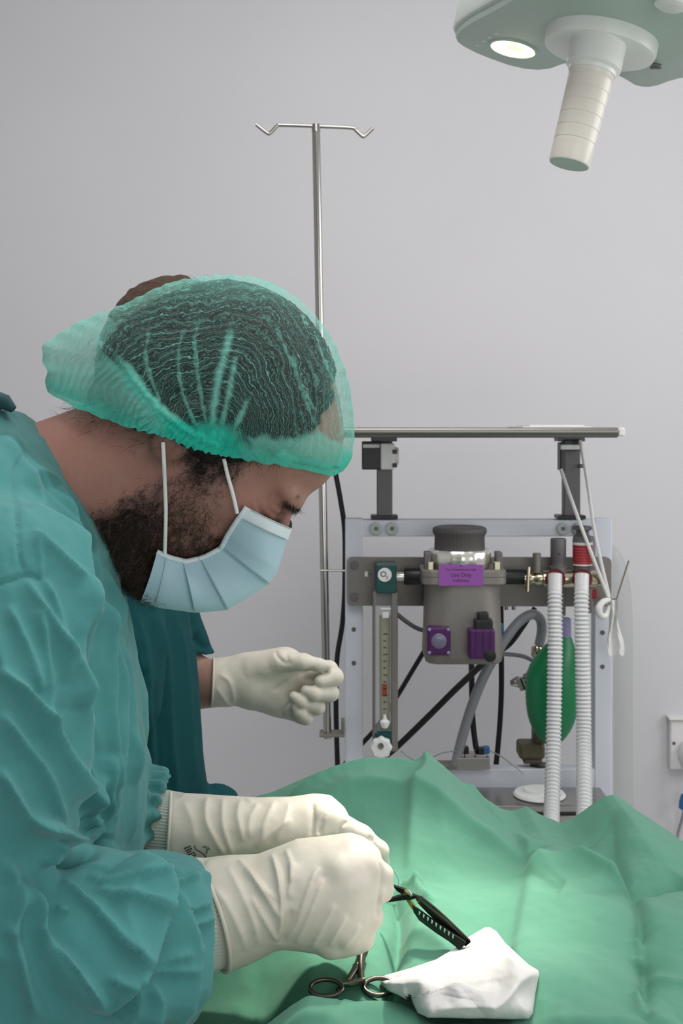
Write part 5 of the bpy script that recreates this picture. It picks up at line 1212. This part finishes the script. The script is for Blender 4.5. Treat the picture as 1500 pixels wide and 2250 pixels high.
def ribcuff(a, b, r0, r1, n=76, parent=surgeon, tilt=None):
    a, b = Vector(a), Vector(b); ax = (b-a).normalized(); u = ax.orthogonal().normalized(); v = ax.cross(u); m = MB(); NN = n*4; vs = []
    for i in range(9):
        t = i/8; r = r0+(r1-r0)*t
        for k in range(NN):
            an = 2*PI*k/NN; rr_ = r*(1+.012*math.cos(n*an)+.006*math.sin(3*an+t*4))
            vs.append(a.lerp(b, t)+(u*math.cos(an)+v*math.sin(an))*rr_)
    m.add(vs, [(i*NN+k, i*NN+(k+1) % NN, (i+1)*NN+(k+1) % NN, (i+1)*NN+k) for i in range(8) for k in range(NN)])
    return m.build('ribbed_cuff', M['rib'], parent)
ribcuff(W(380, 2025, .885), W(500, 2012, .925), .0385, .0365)
ribcuff(W(296, 1814, 1.047), W(400, 1826, 1.035), .034, .0315)
# ================================================================== ASSISTANT BEHIND
AD = 1.40; PA = Plane(AD)
ass = empty('person', (-.22, AD, 0), 'second person in dark teal scrubs, one gloved hand curled, mostly hidden behind the bearded person', 'person')
def ahead(a, b, w):
    aw = np.abs(w)
    f = ell(a, b, w, (378, 814, 0), (146, 189, 140))
    f = smin(f, ell(a, b, w, (470, 900, 0), (115, 140, 112)), 40)
    f = smin(f, ell(a, b, w, (520, 990, 0), (80, 60, 80)), 40)
    f = smin(f, ell(a, b, w, (470, 815, 0), (100, 110, 110)), 40)
    f = smin(f, ell(a, b, aw, (556, 826, 40), (26, 14, 40)), 14)
    f = smax(f, -ell(a, b, aw, (592, 856, 44), (26, 16, 26)), 12)
    f = smin(f, ell(a, b, aw, (548, 856, 42), (20, 17, 21)), 4)
    f = smin(f, ell(a, b, aw, (535, 900, 62), (30, 26, 34)), 22)
    nz = chain(a, b, w, [(572, 850, 0), (590, 880, 0), (602, 905, 0)], [13, 15, 19], 6)
    f = smin(f, smin(nz, ell(a, b, aw, (588, 910, 18), (18, 13, 13)), 8), 12)
    f = smin(f, ell(a, b, w, (570, 948, 0), (16, 9, 34)), 8)
    f = smin(f, ell(a, b, w, (566, 966, 0), (16, 10, 30)), 8)
    f = smax(f, -ell(a, b, w, (588, 957, 0), (14, 3, 34)), 4)
    f = smin(f, ell(a, b, w, (548, 1010, 0), (34, 34, 46)), 24)
    f = smin(f, ell(a, b, aw, (425, 880, 128), (30, 50, 18)), 10)
    return smin(f, cone(a, b, w, (400, 900, 0), (300, 1180, 0), 100, 115), 50)
def abody(a, b, w):
    f = ahead(a, b, w); q = PA.q
    f = smin(f, cone(a, b, w, (240, 1300, 0), (220, 1950, 0), 170, 170), 60)
    f = smin(f, chain(a, b, w, [(250, 1270, 190), q(330, 1420, 1.53), q(425, 1500, 1.525), q(500, 1503, 1.50)], [85, 68, 62, 52], 10), 20)
    f = smin(f, chain(a, b, w, [(250, 1270, -190), (240, 1700, -190)], [85, 60], 10), 20)
    for s in (-1, 1):
        f = smin(f, chain(a, b, w, [(230, 1950, s*110), (240, 2700, s*120), (230, 3440, s*120)], [140, 100, 70], 10), 40)
        f = smin(f, ell(a, b, w, (290, 3490, s*120), (180, 45, 75)), 20)
    return np.maximum(f, b-3530)
xs = axis_pts([(-.50, -.3, .012), (-.3, .0, .004)]); ys = axis_pts([(1.2, 1.32, .006), (1.32, 1.62, .004)]); zs = axis_pts([(-.01, .95, .02), (.95, 1.62, .004)])
V, Q = surf_nets(PA.grid(abody), xs, ys, zs, 2); me = np_mesh('body', V, Q); ah, bh, wh = 750+V[:, 0]/PA.s, HY+(CZ-V[:, 2])/PA.s, np.abs((V[:, 1]-AD)/PA.s)
brow = np.exp(-((bh-828)/8)**2-((wh-44)/30)**4)*(ah > 530)+np.exp(-((bh-864)/3.5)**2-((wh-42)/20)**4)*(ah > 530)+.25*np.exp(-((bh-957)/8)**2-(wh/34)**4)*(ah > 540)
add_attr(me, 'beard', np.clip(brow, 0, 1)*(bh < 1000)); link_mesh('body', me, M['skin2'], ass)
N = normals(V, Q); a_, b_ = 750+V[:, 0]/PA.s, HY+(CZ-V[:, 2])/PA.s
hmk = sstep(10, -25, poly2d(a_, b_, [(190, 790), (215, 640), (400, 550), (600, 640), (610, 740), (520, 770), (470, 860), (330, 960), (240, 930)]))
shell('hair', V, N, Q, hmk, hmk*(.006+.008*np.clip(fbm(V, 120, 3)+.5, 0, 1)), M['hair2'], ass, .3)
ST = [(200, 1165), (330, 1185), (395, 1250), (414, 1345), (424, 1440), (434, 1560), (444, 1660), (455, 1735), (468, 1900), (470, 2350), (-10, 2350), (-10, 1900), (20, 1350), (80, 1220)]
def scrub_sdf(X, Y, Z):
    a, b, w = 750+X/PA.s, HY+(CZ-Z)/PA.s, (Y-AD)/PA.s
    A2 = np.broadcast_to(a, (X.shape[0], 1, Z.shape[2])); B2 = np.broadcast_to(b, (X.shape[0], 1, Z.shape[2]))
    f = inflate(poly2d(A2, B2, ST), w, 190, 205)*PA.s
    sl = chain(X, Y, Z, [W(290, 1270, 1.50), W(345, 1350, 1.535), W(405, 1470, 1.535)], [.054, .050, .044], .01)
    c = W(450, 1432, 1.535); sl = smax(sl, -(X-c.x)*.25-(Z-c.z)*.96, .003)
    f = smin(f, sl, .012)
    sr = chain(X, Y, Z, [W(260, 1270, 1.28), W(250, 1550, 1.27)], [.05, .05]); f = smin(f, sr, .012)
    hem = ell(X, Y, Z, W(462, 1775, 1.42), (.036, .05, .024)); return smin(f, hem, .008)
xs = axis_pts([(-.47, -.32, .012), (-.32, -.06, .0035)]); ys = axis_pts([(1.2, 1.5, .0035), (1.5, 1.62, .0035)]); zs = axis_pts([(.6, .92, .02), (.92, 1.32, .0035)])
V, Q = surf_nets(scrub_sdf, xs, ys, zs, 2); N = normals(V, Q); x, y = project(V); o = np.zeros(len(V))
for L_, am, w1_, w2_ in (([(262, 1340), (270, 1450), (276, 1600), (285, 1740)], .006, 16, 8), ([(300, 1340), (318, 1450), (330, 1600), (340, 1760)], .006, 18, 8), ([(345, 1345), (365, 1450), (375, 1600), (388, 1760)], .006, 16, 7), ([(385, 1345), (404, 1440), (415, 1560), (428, 1740)], .005, 12, 6), ([(415, 1380), (428, 1480), (436, 1600), (440, 1740)], .004, 9, 6), ([(255, 1345), (290, 1400), (305, 1480)], .004, 14, 10), ([(425, 1395), (445, 1415), (468, 1425)], -.008, 8, 8), ([(330, 1500), (345, 1620), (350, 1760)], -.004, 10, 10), ([(460, 1725), (490, 1728), (525, 1748)], .004, 8, 8)):
    o += ridge(x, y, L_, am, w1_, w2_)
o += fbm(V*np.array([1, 1, .35]), 30, 3)*.006
V = V+N*(o*sstep(.4, -.05, N[:, 1]))[:, None]
link_mesh('scrub_top', np_mesh('scrub_top', V, Q), M['scrub'], ass)
tr = MB()
for s in (-1, 1): tr.tube([PA.world(228, 1960, s*110), PA.world(235, 2700, s*120), PA.world(228, 3420, s*120)], [.085, .066, .055], 24, smooth_path=4)
tr.build('scrub_trousers', M['scrub'], ass)
PL = Plane(1.495)
def fist(a, b, w):
    f = chain(a, b, w, [(440, 1503, 10), (490, 1501, 10), (545, 1500, 10)], [54, 51, 50], 10)
    f = smin(f, chain(a, b, w, [(545, 1485, 10), (625, 1468, 12)], [48, 44], 10), 25)
    f = smin(f, chain(a, b, w, [(560, 1520, 12), (640, 1545, 12)], [42, 36], 10), 22)
    f = smin(f, ell(a, b, w, (615, 1505, 14), (62, 66, 40)), 20)
    f = smin(f, chain(a, b, w, [(560, 1470, -12), (615, 1446, -30), (668, 1448, -40), (702, 1453, -42), (718, 1455, -42)], [34, 23, 19, 14, 10.5], 8), 7)
    f = smin(f, chain(a, b, w, [(640, 1475, 20), (722, 1474, 8), (734, 1482, -22), (704, 1487, -46)], [30, 20, 19.5, 14], 8), 3)
    f = smin(f, chain(a, b, w, [(640, 1505, 22), (714, 1508, 6), (726, 1518, -24), (690, 1513, -50), (673, 1506, -50)], [30, 19, 17.5, 15, 12], 8), 3)
    f = smin(f, chain(a, b, w, [(640, 1535, 20), (692, 1540, 2), (698, 1548, -26), (664, 1530, -50), (648, 1519, -50)], [28, 18, 16, 14, 11.5], 8), 3)
    return smin(f, chain(a, b, w, [(620, 1555, 14), (664, 1573, 0), (672, 1570, -26), (660, 1554, -46), (652, 1541, -48)], [26, 17, 15.5, 13.5, 11], 8), 3)
make_glove(PL, fist, (466, 1502, 10), (.99, .05, .12), ((430, 770), (1400, 1610), (-90, 80)), .0019, [([(604, 1428), (612, 1446), (634, 1462)], -.0016, 4, 5), ([(628, 1432), (632, 1450), (640, 1462)], -.0012, 3, 4), ([(600, 1520), (640, 1490), (690, 1470)], -.0016, 5, 5), ([(618, 1574), (622, 1560), (640, 1540)], -.0016, 4, 4), ([(480, 1480), (505, 1500), (515, 1545)], .0012, 6, 6), ([(475, 1510), (495, 1540), (510, 1552)], .001, 5, 5)], None, ass, .0014)
